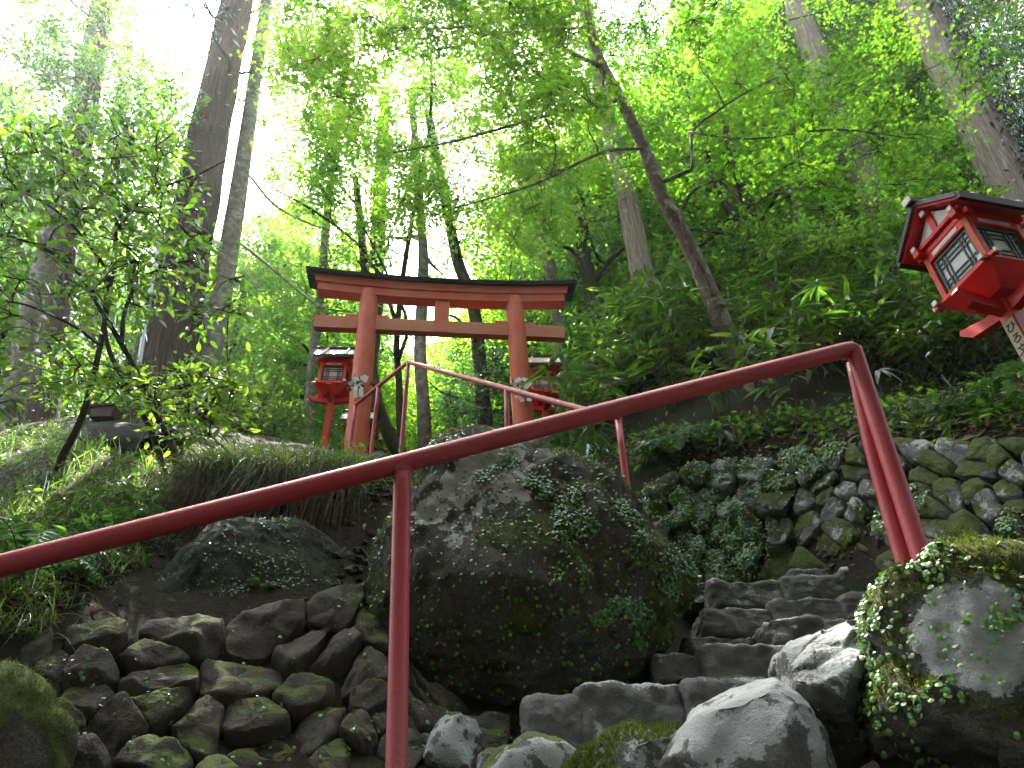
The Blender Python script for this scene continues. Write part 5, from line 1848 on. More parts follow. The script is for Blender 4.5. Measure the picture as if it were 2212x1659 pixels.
SPOTS = [  # u, y, kind, scale -- the foot stands on the hillside below direction u
    (-250, 12, 1, .8), (-60, 14, 0, .85), (60, 17, 1, .9), (150, 12.5, 0, .6), (250, 16, 1, .75), (330, 19, 0, .8), (420, 15, 0, .62), (500, 18, 1, .75), (560, 13.5, 0, .66),
    (610, 22, 3, .9), (640, 16, 2, .9), (700, 13, 0, .62), (730, 19, 1, .8), (790, 15.5, 2, .7), (850, 21, 0, .75), (900, 14, 2, .55), (960, 18, 0, .7), (1000, 25, 3, .7), (1040, 15, 0, .62),
    (1100, 20, 1, .8), (1150, 14, 2, .85), (1190, 17, 0, .95), (1240, 12.5, 0, .75), (1280, 20, 1, 1.0), (1330, 15, 2, .95), (1380, 12.5, 0, .7), (1430, 18, 1, .9), (1500, 13.5, 2, .8), (1560, 16, 0, .8),
    (1620, 11.5, 2, .7), (1680, 14, 1, .75), (1740, 12, 0, .7), (1800, 16, 3, .8), (1860, 13, 2, .75), (1930, 12, 1, .65), (2000, 15, 0, .7), (2060, 10.5, 2, .6), (2130, 12, 1, .7), (2200, 10, 0, .55), (2300, 12, 1, .7), (2420, 10, 0, .7),
    (-150, 24, 3, .9), (40, 26, 3, .8), (200, 24, 0, .9), (380, 28, 1, .8), (520, 27, 0, .9), (680, 28, 3, 1.0), (800, 30, 1, 1.0), (930, 30, 0, .9), (1080, 30, 1, 1.0), (1220, 28, 3, 1.1), (1350, 26, 1, 1.1), (1500, 24, 0, 1.0), (1650, 23, 3, .9), (1800, 22, 1, .9), (2000, 22, 0, .9),
    (100, 36, 1, 1.1), (300, 38, 0, 1.1), (480, 36, 3, 1.0), (650, 40, 1, 1.2), (780, 38, 0, 1.2), (900, 42, 1, 1.2), (1020, 40, 0, 1.2), (1150, 40, 3, 1.2), (1300, 36, 0, 1.2)]
used = set()
for (u, y, kd, s) in SPOTS:
    d = _D * FPX + _R * (u - 1106.0) - _U * (600 - 829.5)
    x = d[0] / d[1] * y
    src = KINDS[kd]
    o = src if kd not in used else copy_tree(src)
    used.add(kd)
    o.location = (x, y, float(H(x, y)))
    o.scale = (s * rng.uniform(0.9, 1.15),) * 2 + (s,)
    o.rotation_euler = (0, 0, rng.uniform(0, 6.28))


for (x, y, kd, sc_) in [(-5.5, -3.6, 3, .8), (-2.6, -3.4, 3, .75), (0.2, -3.6, 3, .8), (3.0, -3.4, 3, .75), (6.0, -3.2, 3, .8), (-8.5, -1.5, 3, .8), (9.0, -1.2, 3, .8), (-4, -6, 3, .9), (-1, -6.2, 3, .85), (2, -6, 3, .9), (5, -6, 3, .85), (8, -5, 3, .9), (-7.5, -5, 3, .9),
                        (-2, -9, 3, 1.0), (3, -9, 3, 1.0), (-11, 1.5, 3, .8), (12, 3, 3, .8)]:  # unseen cedars added to block sky light and darken the foreground
    o = copy_tree(KINDS[kd])
    o.location = (x, y, max(0.0, float(H(x, y))))
    o.scale = (sc_ * 1.3, sc_ * 1.3, sc_)
    o.rotation_euler = (0, 0, rng.uniform(0, 6.28))
    o['label'] = 'unseen dark cedar added behind the viewer to shade the foot of the steps'
    o['group'] = 'added unseen shade trees at the foot of the steps'


# low bushes that close the gaps between the trunks
def bush_kind(label, seed, leafmat, kind, size, tint):
    wd = Wood('bark_twig', 6)
    for k in range(5):
        a = k * 1.26 + rng.normal() * 0.3
        wd.limb(A([[0, 0, -0.3], [0.1 * math.cos(a), 0.1 * math.sin(a), 0.3], [0.45 * math.cos(a), 0.45 * math.sin(a), 1.0]]), 0.025, 0.008, 10)
    pads = []
    for k in range(34):
        a, r = rng.uniform(0, 6.28), 0.95 * math.sqrt(rng.uniform(0, 1))
        pads.append(A([r * math.cos(a), r * math.sin(a), rng.uniform(0.15, 1.7) * (1 - 0.45 * r)]))
    pads = A(pads)
    wd.reach(pads, 0.012, 0.05, 0.004)
    wd.pad_leaves(pads, 0.34, 62, kind, size, 0.5, 0.5, tint, 4)
    tr = wd.finish('leafy_bush', label, 'bush', (0, 0, 0), leafmat, 'low bushes between the trunks behind the bank')
    return tr


BK = [bush_kind('low leafy bush between the trunks behind the bank', 1, 'far', 'oval', 0.09, (0.6, 0.2)), bush_kind('low leafy bush between the trunks behind the bank', 2, 'broad', 'oval', 0.085, (0.45, 0.2))]
bu = set()
for (u, y, sc_) in [(-40, 9.8, 1), (40, 10.4, .9), (150, 10.5, 1.1), (215, 8.0, .8), (270, 10.5, 1.1), (400, 9.5, .9), (470, 10.5, 1), (545, 9.0, .8), (600, 11, 1.1), (625, 9.8, .8), (700, 12.5, 1.1), (830, 12, 1), (890, 13, 1.2), (960, 12, 1), (1010, 13, 1.2), (1080, 12.5, 1),
                    (1290, 11, 1.2), (1350, 9.8, 1), (1460, 10.2, 1.1), (1550, 9.6, 1.2), (1630, 9.0, 1.1), (1720, 8.6, 1.2), (1800, 9.0, 1.2), (1860, 8.2, 1.1), (1930, 8.0, 1.1), (2000, 8.4, 1.2), (2060, 7.6, 1.0), (2130, 8.2, 1.2), (2220, 7.0, 1.0)]:
    d = _D * FPX + _R * (u - 1106.0) - _U * (850 - 829.5)
    x = d[0] / d[1] * y
    kd = int(rng.integers(0, 2))
    o = BK[kd] if kd not in bu else copy_tree(BK[kd])
    bu.add(kd)
    o.location = (x, y, float(H(x, y)))
    o.scale = (sc_,) * 3
    o.rotation_euler = (0, 0, rng.uniform(0, 6.28))

# ------------------------------------------------------------------ bamboo grass thicket
def sasa_kind(name, label, seed, hgt, nst, edge=False):
    wd = MB()
    lf = MB()
    for k in range(nst):
        a = rng.uniform(0, 6.28)
        lean = rng.uniform(0.1, 0.5)
        b = A([rng.normal() * 0.06, rng.normal() * 0.06, -0.05])
        h = hgt * rng.uniform(0.7, 1.1)
        tp = b + A([math.cos(a) * lean * h, math.sin(a) * lean * h, h])
        c = spline([b, b * 0.5 + tp * 0.5 + A([-math.cos(a), -math.sin(a), 0]) * 0.05 * h + A([0, 0, 0.06]), tp], 8)
        tube(wd, c, np.linspace(0.0045, 0.002, 8), 4, False)
        for j in range(3):
            f = (0.55, 0.8, 1.0)[j]
            pt = c[min(7, int(f * 7))]
            n = (2, 4, 6)[j]
            az = a + rng.uniform(-2.2, 2.2, n) if j < 2 else a + np.linspace(-1.9, 1.9, n) + rng.normal(size=n) * 0.3
            dr = np.stack([np.cos(az), np.sin(az), rng.uniform(-0.25, 0.45, n)], -1)
            leaves(lf, 'long', np.repeat(pt[None], n, 0) + dr * 0.02, up_normals(n, 0.35), dr, rng.uniform(0.15, 0.27, n), np.clip(rng.normal(0.3, 0.3, n), 0, 1))
    root = thing(name, label, 'bamboo plant', (0, 0, 0), 0, 'dwarf bamboo plants on the bank')
    wd.obj('stem', 'bark_twig', root)
    lf.obj('leaves', 'sasa', root, False)
    dl = MB()
    n = 7
    az = rng.uniform(0, 6.28, n)
    leaves(dl, 'long', np.stack([rng.normal(size=n) * 0.15, rng.normal(size=n) * 0.15, rng.uniform(0.1, 0.7, n) * hgt], -1), up_normals(n, 0.6), np.stack([np.cos(az), np.sin(az), rng.uniform(-1.6, -0.3, n)], -1), rng.uniform(0.12, 0.2, n), rng.uniform(0.2, 1, n))
    dl.obj('leaves', 'dry', root, False)
    return root


SK = [sasa_kind('dwarf_bamboo', 'bamboo grass plant in the thicket on the bank above the retaining wall', k, h, n) for k, (h, n) in enumerate([(0.75, 5), (0.95, 6), (0.6, 5), (0.85, 4)])]
SR = [([(1180, 900), (1260, 720), (1400, 680), (1560, 690), (1580, 780), (1480, 850), (1340, 900), (1220, 960)], 74),
      ([(1560, 690), (1720, 640), (1900, 600), (1960, 680), (1800, 730), (1640, 760)], 40),
      ([(1600, 640), (1900, 540), (2100, 560), (2050, 640), (1800, 700)], 26),
      ([(1900, 640), (2230, 620), (2230, 800), (1980, 820), (1880, 740)], 34),
      ([(1480, 860), (1700, 780), (1900, 760), (1980, 820), (1700, 900), (1500, 930)], 14),
      ([(1150, 970), (1250, 940), (1330, 930), (1300, 970), (1200, 990)], 6)]
first = {0, 1, 2, 3}
for poly, n in SR:
    us, vs = [q[0] for q in poly], [q[1] for q in poly]
    c = 0
    while c < n:
        u, v = rng.uniform(min(us), max(us)), rng.uniform(min(vs), max(vs))
        if not in_poly((u, v), poly):
            continue
        p = ground_at(u, v + 30)
        c += 1
        if p is None:
            continue
        if any((1060 < pix(p + A([0, 0, hh]))[0] < 1250 and pix(p + A([0, 0, hh]))[1] < 930) or (p[1] < 6.3 and 1540 < pix(p + A([0, 0, hh]))[0] < 1640 and pix(p + A([0, 0, hh]))[1] < 790) for hh in (0.2, 0.5, 0.8, 1.0)):
            continue
        kd = int(rng.integers(0, 4))
        o = SK[kd] if kd in first else copy_tree(SK[kd])
        first.discard(kd)
        o.location = p
        o.rotation_euler = (rng.normal() * 0.1, rng.normal() * 0.1, rng.uniform(0, 6.28))
        o.scale = (rng.uniform(0.75, 1.25),) * 3

MAT['edge'] = leaf_mat('pale_leaf_edge', [(0.3, 0.3, 0.18), (0.4, 0.4, 0.25), (0.5, 0.48, 0.3)], [(0.2, 0.22, 0.1), (0.25, 0.27, 0.12), (0.3, 0.3, 0.15)], 0.08, 0.4, 0.3)
gb = ground_at(1890, 900)
yy = gb[1]
for (u, v, lab, ll) in [(1898, 800, 'bamboo leaves with pale edges just right of the handrail corner', [(1.0, 0, .15, .21), (.6, -.2, -.6, .17), (-.3, 0, -1.0, .19), (.2, .2, -1, .15)]), (1880, 872, 'drooping sprig of pale edged bamboo leaves below the handrail corner', [(1, 0, -.1, .12), (.7, .1, -.7, .13), (-1, 0, .1, .13)]),
                        (1558, 930, 'hanging sprig of pale edged bamboo leaves over the left end of the retaining wall', [(.3, -.1, -1, .17), (-.3, 0, -1, .18), (.9, 0, -.7, .15), (-.9, 0, -.5, .15)])]:
    yv = yy if u > 1700 else 4.7
    g0 = P(u, v, yv)
    base = A([g0[0], g0[1] + 0.1, float(H(g0[0], g0[1] + 0.1))])
    root = thing('dwarf_bamboo', lab, 'bamboo plant', base)
    mb = MB()
    tube(mb, spline([base - A([0, 0, 0.02]), base * 0.5 + g0 * 0.5 + A([0, 0, 0.06]), g0], 8), np.linspace(0.004, 0.0018, 8), 4, False)
    mb.obj('stem', 'bark_twig', root)
    dd, sz = A([l[:3] for l in ll], float), A([l[3] for l in ll])
    up = up_normals(len(ll), 0.2) + A([0, -0.9, 0])
    for nm, mt, k, off in (('leaf_edges', 'edge', 1.0, 0.0), ('leaves', 'ivy', 0.78, 0.0015)):
        mb = MB()
        x_ = unit(dd - unit(up) * np.sum(dd * unit(up), 1, keepdims=True))
        leaves(mb, 'long', np.repeat(g0[None], len(ll), 0) + x_ * (sz[:, None] * (1 - k) * 0.5) + unit(up) * off, up, dd, sz * k, 0.5)
        mb.obj(nm, mt, root, False)

# ------------------------------------------------------------------ ferns
def fern_kind(label):
    st_, lf = MB(), MB()
    nf = 8
    for k in range(nf):
        a = k * 6.28 / nf + rng.normal() * 0.25
        L = rng.uniform(0.26, 0.42)
        tp = A([math.cos(a) * L * 0.9, math.sin(a) * L * 0.9, L * rng.uniform(0.05, 0.35)])
        c = spline([A([0, 0, 0]), tp * 0.5 + A([0, 0, L * 0.33]), tp], 22)
        tube(st_, c, np.linspace(0.003, 0.001, 22), 3, False)
        t = unit(np.gradient(c, axis=0))
        side = unit(np.cross(t, A([0, 0, 1.0])))
        up = np.cross(side, t)
        for s in (-1, 1):
            w_ = 0.085 * np.sin(np.linspace(0.25, 3.0, 22)) ** 0.8 * (L / 0.35)
            leaves(lf, 'slim', c[2:], up[2:] + 0.15 * rng.normal(size=(20, 3)), side[2:] * s + t[2:] * 0.35 - A([0, 0, 0.15]), w_[2:], rng.uniform(0.2, 0.8, 20))
    root = thing('fern', label, 'fern', (0, 0, 0))
    st_.obj('stalk', 'bark_twig', root)
    lf.obj('frond', 'fern', root, False)
    return root


FERNS = [(1225, 985, 'fern on the soil at the foot of the right torii pillar', 1), (1268, 1008, 'fern with bluish fronds below the bamboo grass near the huge boulder', 1), (1418, 1012, 'small fern at the left top corner of the retaining wall', .8), (1455, 1000, 'fern hanging over the retaining wall beside the small corner fern', .9),
         (2160, 910, 'bright fern on the soil under the post of the near lantern', 1.0), (50, 1290, 'large silvery fern at the left edge above the shaded low wall', 1.15), (110, 1250, 'silvery fern beside the large one at the left edge', .9), (300, 1120, 'fern in the grass above the dark sloping rock', .9),
         (250, 1180, 'fern half hidden under the handrail on the left bank', .9), (1530, 960, 'fern in the dark soil under the bamboo grass behind the handrail', .8), (2040, 905, 'low fern in shade between the handrail corner and the lantern', .7), (560, 1310, 'young fern growing out of the dark recess over the low wall', .32)]
fk = None
for (u, v, lab, s) in FERNS:
    p = ground_at(u, v)
    if p is None:
        continue
    if fk is None:
        fk = fern_kind(lab)
        o = fk
    else:
        o = copy_tree(fk)
        o['label'] = lab
    o.location = p
    o.rotation_euler = (rng.normal() * 0.25 - 0.3, rng.normal() * 0.25, rng.uniform(0, 6.28))
    o.scale = (s,) * 3


# ------------------------------------------------------------------ grass, litter, moss, creepers (nobody could count them)
def blades(mb, base, dirs, length, width, sag, tint, nseg=6):
    n = len(base)
    t = np.linspace(0, 1, nseg)
    L = length[:, None]
    d = unit(dirs)
    p = base[:, None, :] + d[:, None, :] * (L * t)[:, :, None]
    p[:, :, 2] -= (sag[:, None] * L * t ** 2)
    tan = np.gradient(p, axis=1)
    side = unit(np.cross(tan, A([0, 0, 1.0]) + 0.3 * rng.normal(size=(n, 1, 3))))
    wv = (width[:, None] * (1 - t) ** 0.6 * (0.55 + 0.9 * np.minimum(t * 4, 1) * 0.5))[:, :, None]
    v = np.stack([p - side * wv, p + side * wv], 2).reshape(-1, 3)
    k = np.arange(nseg - 1) * 2
    q = np.stack([k, k + 1, k + 3, k + 2], -1)
    f = (q[None] + (np.arange(n) * nseg * 2)[:, None, None]).reshape(-1, 4)
    mb.add(v, [f], None, tint=np.repeat(np.clip(tint, 0, 1), nseg * 2))


def tufts(mb, spots, nb, lmin, lmax, out=0.8, sag=0.5, tint=(0.5, 0.2), push=(0, 0, 0), spread=0.05, wd_=0.0028):
    for p in spots:
        m = int(nb * rng.uniform(0.6, 1.4))
        b = p + rng.normal(size=(m, 3)) * A([spread, spread, 0.01])
        d = np.stack([rng.normal(size=m) * out, rng.normal(size=m) * out, np.abs(rng.normal(size=m)) * 0.5 + 0.7], -1) + A(push)
        L = rng.uniform(lmin, lmax, m)
        blades(mb, b, d, L, np.full(m, wd_) * rng.uniform(0.7, 1.4, m), sag * rng.uniform(0.4, 1.5, m), rng.normal() * tint[1] * 0.6 + tint[0] + rng.normal(size=m) * tint[1])


def spots_in(poly, n, jitter=True):
    us, vs = [q[0] for q in poly], [q[1] for q in poly]
    out = []
    tries = 0
    while len(out) < n and tries < n * 30:
        tries += 1
        u, v = rng.uniform(min(us), max(us)), rng.uniform(min(vs), max(vs))
        if in_poly((u, v), poly):
            p = ground_at(u, v)
            if p is not None:
                out.append(p)
    return out


gm = MB()
tufts(gm, spots_in([(-60, 915), (120, 925), (340, 975), (300, 1000), (120, 985), (-60, 960)], 60), 26, 0.1, 0.3, 0.8, 0.7, (0.6, 0.25))
tufts(gm, spots_in([(420, 970), (740, 985), (860, 1000), (860, 1018), (700, 1010), (440, 1000)], 46), 22, 0.06, 0.16, 0.9, 0.7, (0.4, 0.25))
tufts(gm, spots_in([(-60, 930), (160, 940), (330, 985), (420, 1040), (330, 1090), (180, 1150), (0, 1200), (-60, 1150)], 75), 34, 0.2, 0.42, 0.7, 0.7, (0.55, 0.25))
tufts(gm, spots_in([(400, 1000), (520, 990), (650, 1000), (650, 1040), (520, 1055), (410, 1075)], 34), 42, 0.2, 0.42, 0.85, 0.7, (0.7, 0.25), (0, -0.3, 0))
tufts(gm, spots_in([(680, 1040), (770, 1045), (770, 1075), (700, 1075)], 8), 40, 0.2, 0.4, 0.5, 1.2, (0.35, 0.2), (0, -0.8, -0.2))
tufts(gm, spots_in([(-40, 1270), (120, 1290), (110, 1390), (-40, 1400)], 16), 44, 0.12, 0.28, 0.8, 0.7, (0.6, 0.25), (0, -0.2, 0))
tufts(gm, spots_in([(120, 1120), (360, 1090), (330, 1230), (150, 1300)], 20), 26, 0.12, 0.28, 0.8, 0.8, (0.4, 0.25), (0, -0.3, 0))
tufts(gm, spots_in([(2230, 700), (2900, 700), (2900, 1700), (2400, 1700), (2230, 1000)], 60), 30, 0.1, 0.3, 0.9, 0.7, (0.4, 0.25))
tufts(gm, spots_in([(1900, 880), (2210, 860), (2200, 940), (1950, 945)], 14), 18, 0.08, 0.2, 0.9, 0.7, (0.4, 0.25))
tufts(gm, spots_in([(390, 1035), (780, 1040), (780, 1090), (400, 1105)], 44), 34, 0.14, 0.42, 0.95, 0.8, (0.75, 0.25), (0, -0.3, 0.1))
for (u0, u1, n_) in ((400, 650, 16), (690, 780, 12)):
    sp_ = [ground_at(rng.uniform(u0, u1), rng.uniform(1045, 1072)) for _ in range(n_)]
    tufts(gm, [g + A([0, -rng.uniform(0.05, 0.25), 0.02]) for g in sp_ if g is not None], 46, 0.16, 0.44, 0.85, 1.0, (0.75, 0.25), (0, -0.4, 0.0), 0.06)
tag(gm.obj('grass', 'grassb', None, False), 'long green grass tufts on the left bank', kind='stuff')
sm = MB()
tufts(sm, spots_in([(400, 1050), (540, 1040), (780, 1045), (780, 1090), (620, 1085), (430, 1100)], 14), 40, 0.25, 0.6, 0.35, 1.5, (0.35, 0.3), (0, -1.2, -0.4), 0.07, 0.0022)
tufts(sm, spots_in([(690, 1055), (770, 1060), (760, 1090), (700, 1085)], 6), 34, 0.2, 0.4, 0.3, 1.6, (0.3, 0.3), (0, -0.9, -0.6), 0.05, 0.002)
def lip(u0, u1, n):
    out = []
    for _ in range(n):
        g = ground_at(rng.uniform(u0, u1), rng.uniform(1052, 1078))
        if g is not None:
            out.append(g + A([0, -rng.uniform(0.08, 0.28), 0.0]))
    return out


tufts(sm, lip(420, 640, 18), 30, 0.25, 0.65, 0.45, 1.6, (0.4, 0.3), (0, -0.75, -0.5), 0.05, 0.0022)
tufts(sm, lip(690, 775, 8), 34, 0.25, 0.5, 0.3, 1.7, (0.35, 0.3), (0, -0.75, -0.5), 0.04, 0.002)
tag(sm.obj('dead_grass', 'straw', None, False), 'dry straw coloured grass hanging over the shaded recess', kind='stuff')

lm = MB()
for poly, n, sz in [([(1150, 960), (1500, 930), (1900, 880), (2212, 830), (2212, 960), (1850, 975), (1500, 1010), (1200, 1040)], 750, (0.03, 0.10)), ([(0, 930), (300, 985), (640, 985), (840, 1003), (840, 1050), (820, 1150), (600, 1080), (300, 1150), (100, 1370), (0, 1370)], 800, (0.03, 0.09)),
                    ([(100, 1360), (700, 1330), (850, 1300), (700, 1380)], 80, (0.03, 0.08)), ([(1450, 1180), (1960, 1120), (2000, 1260), (1500, 1260)], 160, (0.02, 0.06)), ([(1900, 600), (2230, 560), (2230, 860), (1900, 860)], 260, (0.04, 0.12))]:
    sp = A(spots_in(poly, n))
    nn = ground_normal(sp[:, 0], sp[:, 1])
    leaves(lm, 'slim', sp + nn * 0.015, nn + 0.5 * rng.normal(size=nn.shape), rand_dirs(len(sp)), rng.uniform(sz[0], sz[1], len(sp)), np.clip(rng.beta(1.2, 2.2, len(sp)), 0, 1))
tag(lm.obj('fallen_leaves', 'dry', None, False), 'brown and pale fallen leaves on the soil', kind='stuff')

gv = MB()
for poly, n, lo, hi in [([(250, 1090), (800, 1050), (830, 1330), (600, 1370), (300, 1360), (150, 1280)], 260, .008, .045), ([(700, 1000), (870, 1000), (860, 1090), (720, 1070)], 160, .01, .045), ([(0, 1100), (250, 1090), (150, 1380), (0, 1380)], 160, .008, .035),
                        ([(1180, 960), (2230, 800), (2230, 950), (1500, 1010), (1200, 1040)], 300, .006, .03), ([(1450, 1200), (1960, 1130), (2000, 1270), (1500, 1270)], 180, .008, .035)]:
    for p in spots_in(poly, n):
        d, q = sphere(3)
        sz = rng.uniform(lo, hi) * rng.uniform(0.4, 1)
        v = d * A([1.2, 1, 0.75]) * (1 + 0.3 * rng.normal(size=(len(d), 1)).clip(-1, 1)) * sz
        a = rng.uniform(0, 6.28)
        gv.add(np.stack([v[:, 0] * math.cos(a) - v[:, 1] * math.sin(a), v[:, 0] * math.sin(a) + v[:, 1] * math.cos(a), v[:, 2]], -1) + p - A([0, 0, sz * 0.35]), [q], None, moss=0.2 * rng.uniform())
tag(gv.obj('gravel', 'wallstone', None, False), 'small stones and clods on the bare soil', kind='stuff')
rt = MB()
for k in range(46):
    p = ground_at(rng.uniform(380, 800), rng.uniform(1050, 1180))
    q = p + A([rng.normal() * 0.12, -rng.uniform(0.02, 0.15), -rng.uniform(0.15, 0.45)])
    tube(rt, spline([p + A([0, 0.03, 0]), p * 0.5 + q * 0.5 + A([rng.normal() * 0.05, -0.04, 0.02]), q], 9), np.linspace(rng.uniform(0.003, 0.009), 0.0012, 9), 5, False)
tag(rt.obj('hanging_roots', 'bark_twig'), 'thin bare roots hanging from the eroded bank', kind='stuff')

# low seedlings and leaf rosettes on the dark soil
um = MB()
sp = A(spots_in([(1180, 960), (1500, 930), (1900, 860), (2230, 700), (2230, 950), (1850, 965), (1500, 1000), (1250, 1030)], 620) + spots_in([(0, 950), (330, 990), (640, 1010), (830, 1040), (640, 1050), (300, 1130), (60, 1300)], 260) + spots_in([(650, 1010), (860, 1010), (840, 1060), (700, 1060)], 60))
for k in range(4):
    n = len(sp)
    az = rng.uniform(0, 6.28, n)
    dr = np.stack([np.cos(az), np.sin(az), rng.uniform(-0.1, 0.6, n)], -1)
    leaves(um, 'oval', sp + A([0, 0, 0.03]) + rng.normal(size=(n, 3)) * 0.05, up_normals(n, 0.5), dr, rng.uniform(0.03, 0.085, n), rng.normal(0.35, 0.3, n))
tag(um.obj('undergrowth', 'broad', None, False), 'small green seedlings scattered on the soil', kind='stuff')


def on_surface(v, q, nn, n, mask, facing=-0.2):
    ctr = v[q].mean(1)
    fn = unit(nn[q].mean(1))
    ar = np.linalg.norm(np.cross(v[q[:, 2]] - v[q[:, 0]], v[q[:, 3]] - v[q[:, 1]]), axis=1)
    wgt = ar * mask(ctr, fn) * (np.sum(fn * unit(EYE - ctr), 1) > facing)
    k = rng.choice(len(ctr), n, p=wgt / wgt.sum())
    a, b = rng.uniform(size=(n, 1)), rng.uniform(size=(n, 1))
    qq = q[k]
    p = (v[qq[:, 0]] * (1 - a) + v[qq[:, 1]] * a) * (1 - b) + (v[qq[:, 3]] * (1 - a) + v[qq[:, 2]] * a) * b
    return p, fn[k]


def creeper(name, label, srcs):
    mb = MB()
    for (v, q, nn, n, mask, s0, s1, t) in srcs:
        p, fn = on_surface(v, q, nn, n, mask)
        leaves(mb, 'round', p + fn * rng.uniform(0.002, 0.014, n)[:, None], fn + 0.45 * rng.normal(size=fn.shape) + A([0, 0, 0.25]), rand_dirs(n), rng.uniform(s0, s1, n), rng.normal(t, 0.25, n))
    tag(mb.obj(name, 'bean', None, False), label, kind='stuff')


def nmask(freq, thr, seed, sharp=0.25):
    return lambda c, f: smooth(thr, thr + sharp, fbm(c * freq, 4, seed))


_, bv, bq, bn, bm = BIG
creeper('creeping_leaves', 'small round creeper leaves on the huge dark boulder',
        [(bv, bq, bn, 8500, lambda c, f: (0.035 + smooth(-0.1, 0.4, fbm(c * 2.6, 4, 5)) * smooth(0.0, 0.3, fbm(c * 8, 3, 6))) * smooth(0.85, 0.4, f[:, 2]) * smooth(2.15, 2.4, c[:, 2]) * smooth(3.5, 3.1, c[:, 2]), 0.009, 0.017, 0.45)])
_, dv, dq, dn, dm = SLAB
creeper('creeping_leaves', 'tiny creeper leaves on the dark sloping rock face', [(dv, dq, dn, 1300, lambda c, f: 0.03 + smooth(-0.1, 0.4, fbm(c * 3.2, 4, 15)) * smooth(0.0, 0.3, fbm(c * 9, 3, 16)), 0.007, 0.014, 0.2)])
_, nv, nq, nn_, nm = NC
creeper('creeping_leaves', 'round light green creeper leaves on the near mossy boulder',
        [(nv, nq, nn_, 2500, lambda c, f: smooth(0.0, 0.25, fbm(c * 4.5, 4, 8)) * (0.15 + smooth(-0.05, 0.3, fbm(c * 14, 3, 4))) + 0.015, 0.008, 0.0165, 0.95)])
wv_, wn_ = W2[1], W2[2]
n = 13000
msk = smooth(-0.15, 0.3, fbm(wv_ * 1.7, 4, 12)) * (0.28 + 0.72 * smooth(0.0, 0.35, fbm(wv_ * 7, 3, 13))) * (np.sum(wn_ * unit(EYE - wv_), 1) > 0.1) * (0.25 + 0.75 * smooth(2.9, 1.9, wv_[:, 0]))
k = rng.choice(len(wv_), n, p=msk / msk.sum())
mb = MB()
pp = wv_[k] + rng.normal(size=(n, 3)) * 0.009 + wn_[k] * 0.008
leaves(mb, 'round', pp, wn_[k] + 0.3 * rng.normal(size=(n, 3)) + A([0, 0, 0.2]), rand_dirs(n), rng.uniform(0.009, 0.018, n), rng.normal(0.65, 0.28, n))
tag(mb.obj('creeping_leaves', 'bean', None, False), 'round creeper leaves covering the retaining wall', kind='stuff')
mb = MB()
wv_, wn_ = W1[1], W1[2]
n = 350
k = rng.choice(len(wv_), n)
leaves(mb, 'round', wv_[k] + wn_[k] * 0.008, wn_[k] + 0.4 * rng.normal(size=(n, 3)), rand_dirs(n), rng.uniform(0.008, 0.018, n), rng.normal(0.4, 0.25, n))
tag(mb.obj('creeping_leaves', 'bean', None, False), 'few round creeper leaves on the shaded low wall', kind='stuff')

ms = MB()
for (_, v, q, nn, m), n in ((BIG, 9000), (NC, 8000), (ND, 3000), (NF, 1500), (NG, 2500)):
    mv = m
    face = mv[q].mean(1)
    p, fn = on_surface(v, q, nn, n, lambda c, f: smooth(0.42, 0.7, face) + 1e-6)
    blades(ms, p, fn + 0.6 * rng.normal(size=fn.shape) + A([0, 0, 0.4]), rng.uniform(0.008, 0.022, n), np.full(n, 0.0016), np.full(n, 0.3), rng.normal(0.5, 0.25, n), 3)
tag(ms.obj('moss', 'mossb', None, False), 'green moss on the boulders', kind='stuff')

# ------------------------------------------------------------------ odd things on the bank
mb = MB()
tube(mb, spline([ground_at(205, 960) + A([0, 0, .05]), ground_at(290, 985) + A([0, 0, .12]), ground_at(345, 1000) + A([0, 0, .1])], 20), np.linspace(0.15, 0.2, 20), 18, True, 0.25, 4)
tag(mb.obj('rotten_log', 'rot'), 'black rotten log lying behind the shrub stems', 'log')
mb = MB()
tube(mb, spline([ground_at(95, 1105) + A([0, 0, .03]), ground_at(170, 1050) + A([0, 0, .05]), ground_at(225, 1000) + A([0, 0, .05])], 14), np.linspace(0.02, 0.032, 14), 10, True, 0.1, 6)
tag(mb.obj('fallen_branch', 'deadwood'), 'pale dead branch lying in the grass of the left bank', 'branch')
mb = MB()
tube(mb, spline([ground_at(1748, 975) + A([0, 0, .02]), P(1800, 930, 4.6), P(1880, 912, 4.55), P(1960, 918, 4.3), ground_at(2050, 945) + A([0, 0, .02])], 24), 0.011, 7, True, 0.1, 6)
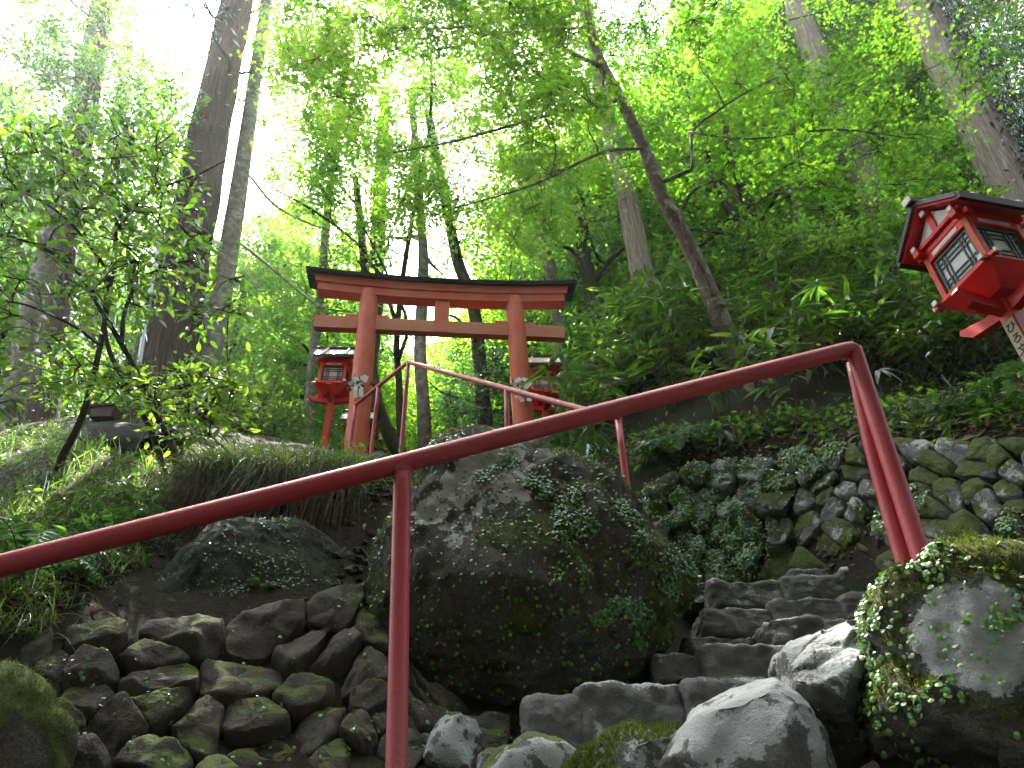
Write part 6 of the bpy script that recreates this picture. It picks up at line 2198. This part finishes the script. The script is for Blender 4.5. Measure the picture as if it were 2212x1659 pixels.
tag(mb.obj('bare_vine', 'deadwood'), 'bare brown vine arching over the soil above the retaining wall', 'vine')
mb = MB()
tube(mb, spline([P(1600, 800, 5.95), P(1625, 850, 5.7), P(1640, 900, 5.5), ground_at(1640, 925)], 14), np.linspace(0.06, 0.03, 14), 10, True, 0.15, 3)
mr = thing('exposed_root', 'exposed maple roots running down the dark bank behind the handrail', 'root', P(1600, 800, 5.95))
mb.obj('root', 'bark_maple', mr)
mb = MB()
tube(mb, spline([P(1620, 800, 5.95), P(1690, 850, 5.6), P(1740, 890, 5.3), ground_at(1780, 925)], 14), np.linspace(0.05, 0.025, 14), 10, True, 0.15, 5)
mb.obj('root', 'bark_maple', mr)
cp = thing('conduit_pipe', 'grey metal conduit pipe running up the left side of the big brown cedar', 'pipe', P(302, 790, 8.6))
mb = MB()
tube(mb, spline(PP([(300, 800, 8.6), (312, 720, 8.6), (328, 620, 8.6), (345, 520, 8.6)]), 14), 0.045, 12)
mb.obj('tube', 'steel', cp)
mb = MB()
tube(mb, spline(PP([(318, 800, 8.62), (330, 720, 8.62), (344, 630, 8.62), (360, 540, 8.62)]), 14), 0.03, 12)
mb.obj('tube', 'black', cp)
mb = MB()
box(mb, P(228, 897, 7.6), (0.14, 0.10, 0.09), 0.01)
bx = tag(mb.obj('meter_box', 'brownboard', None, False), 'small dark brown box standing on the bank behind the shrub stems', 'box')
mb = MB()
box(mb, P(228, 885, 7.6), (0.16, 0.12, 0.012), 0.004)
mb.obj('lid', 'brownboard', bx, False)

m = bpy.data.materials.new('haze')
m.use_nodes = True
n = m.node_tree
n.nodes.clear()
o_ = n.nodes.new('ShaderNodeOutputMaterial')
pv = n.nodes.new('ShaderNodeVolumePrincipled')
pv.inputs['Color'].default_value = (0.92, 0.97, 1.0, 1)
pv.inputs['Density'].default_value = 0.0011
pv.inputs['Anisotropy'].default_value = 0.72
n.links.new(pv.outputs[0], o_.inputs['Volume'])
mb = MB()
box(mb, (0, 0, 32), (950, 950, 34))
MAT['haze'] = m
hz = tag(mb.obj('haze', 'haze', None, False), kind='stuff')
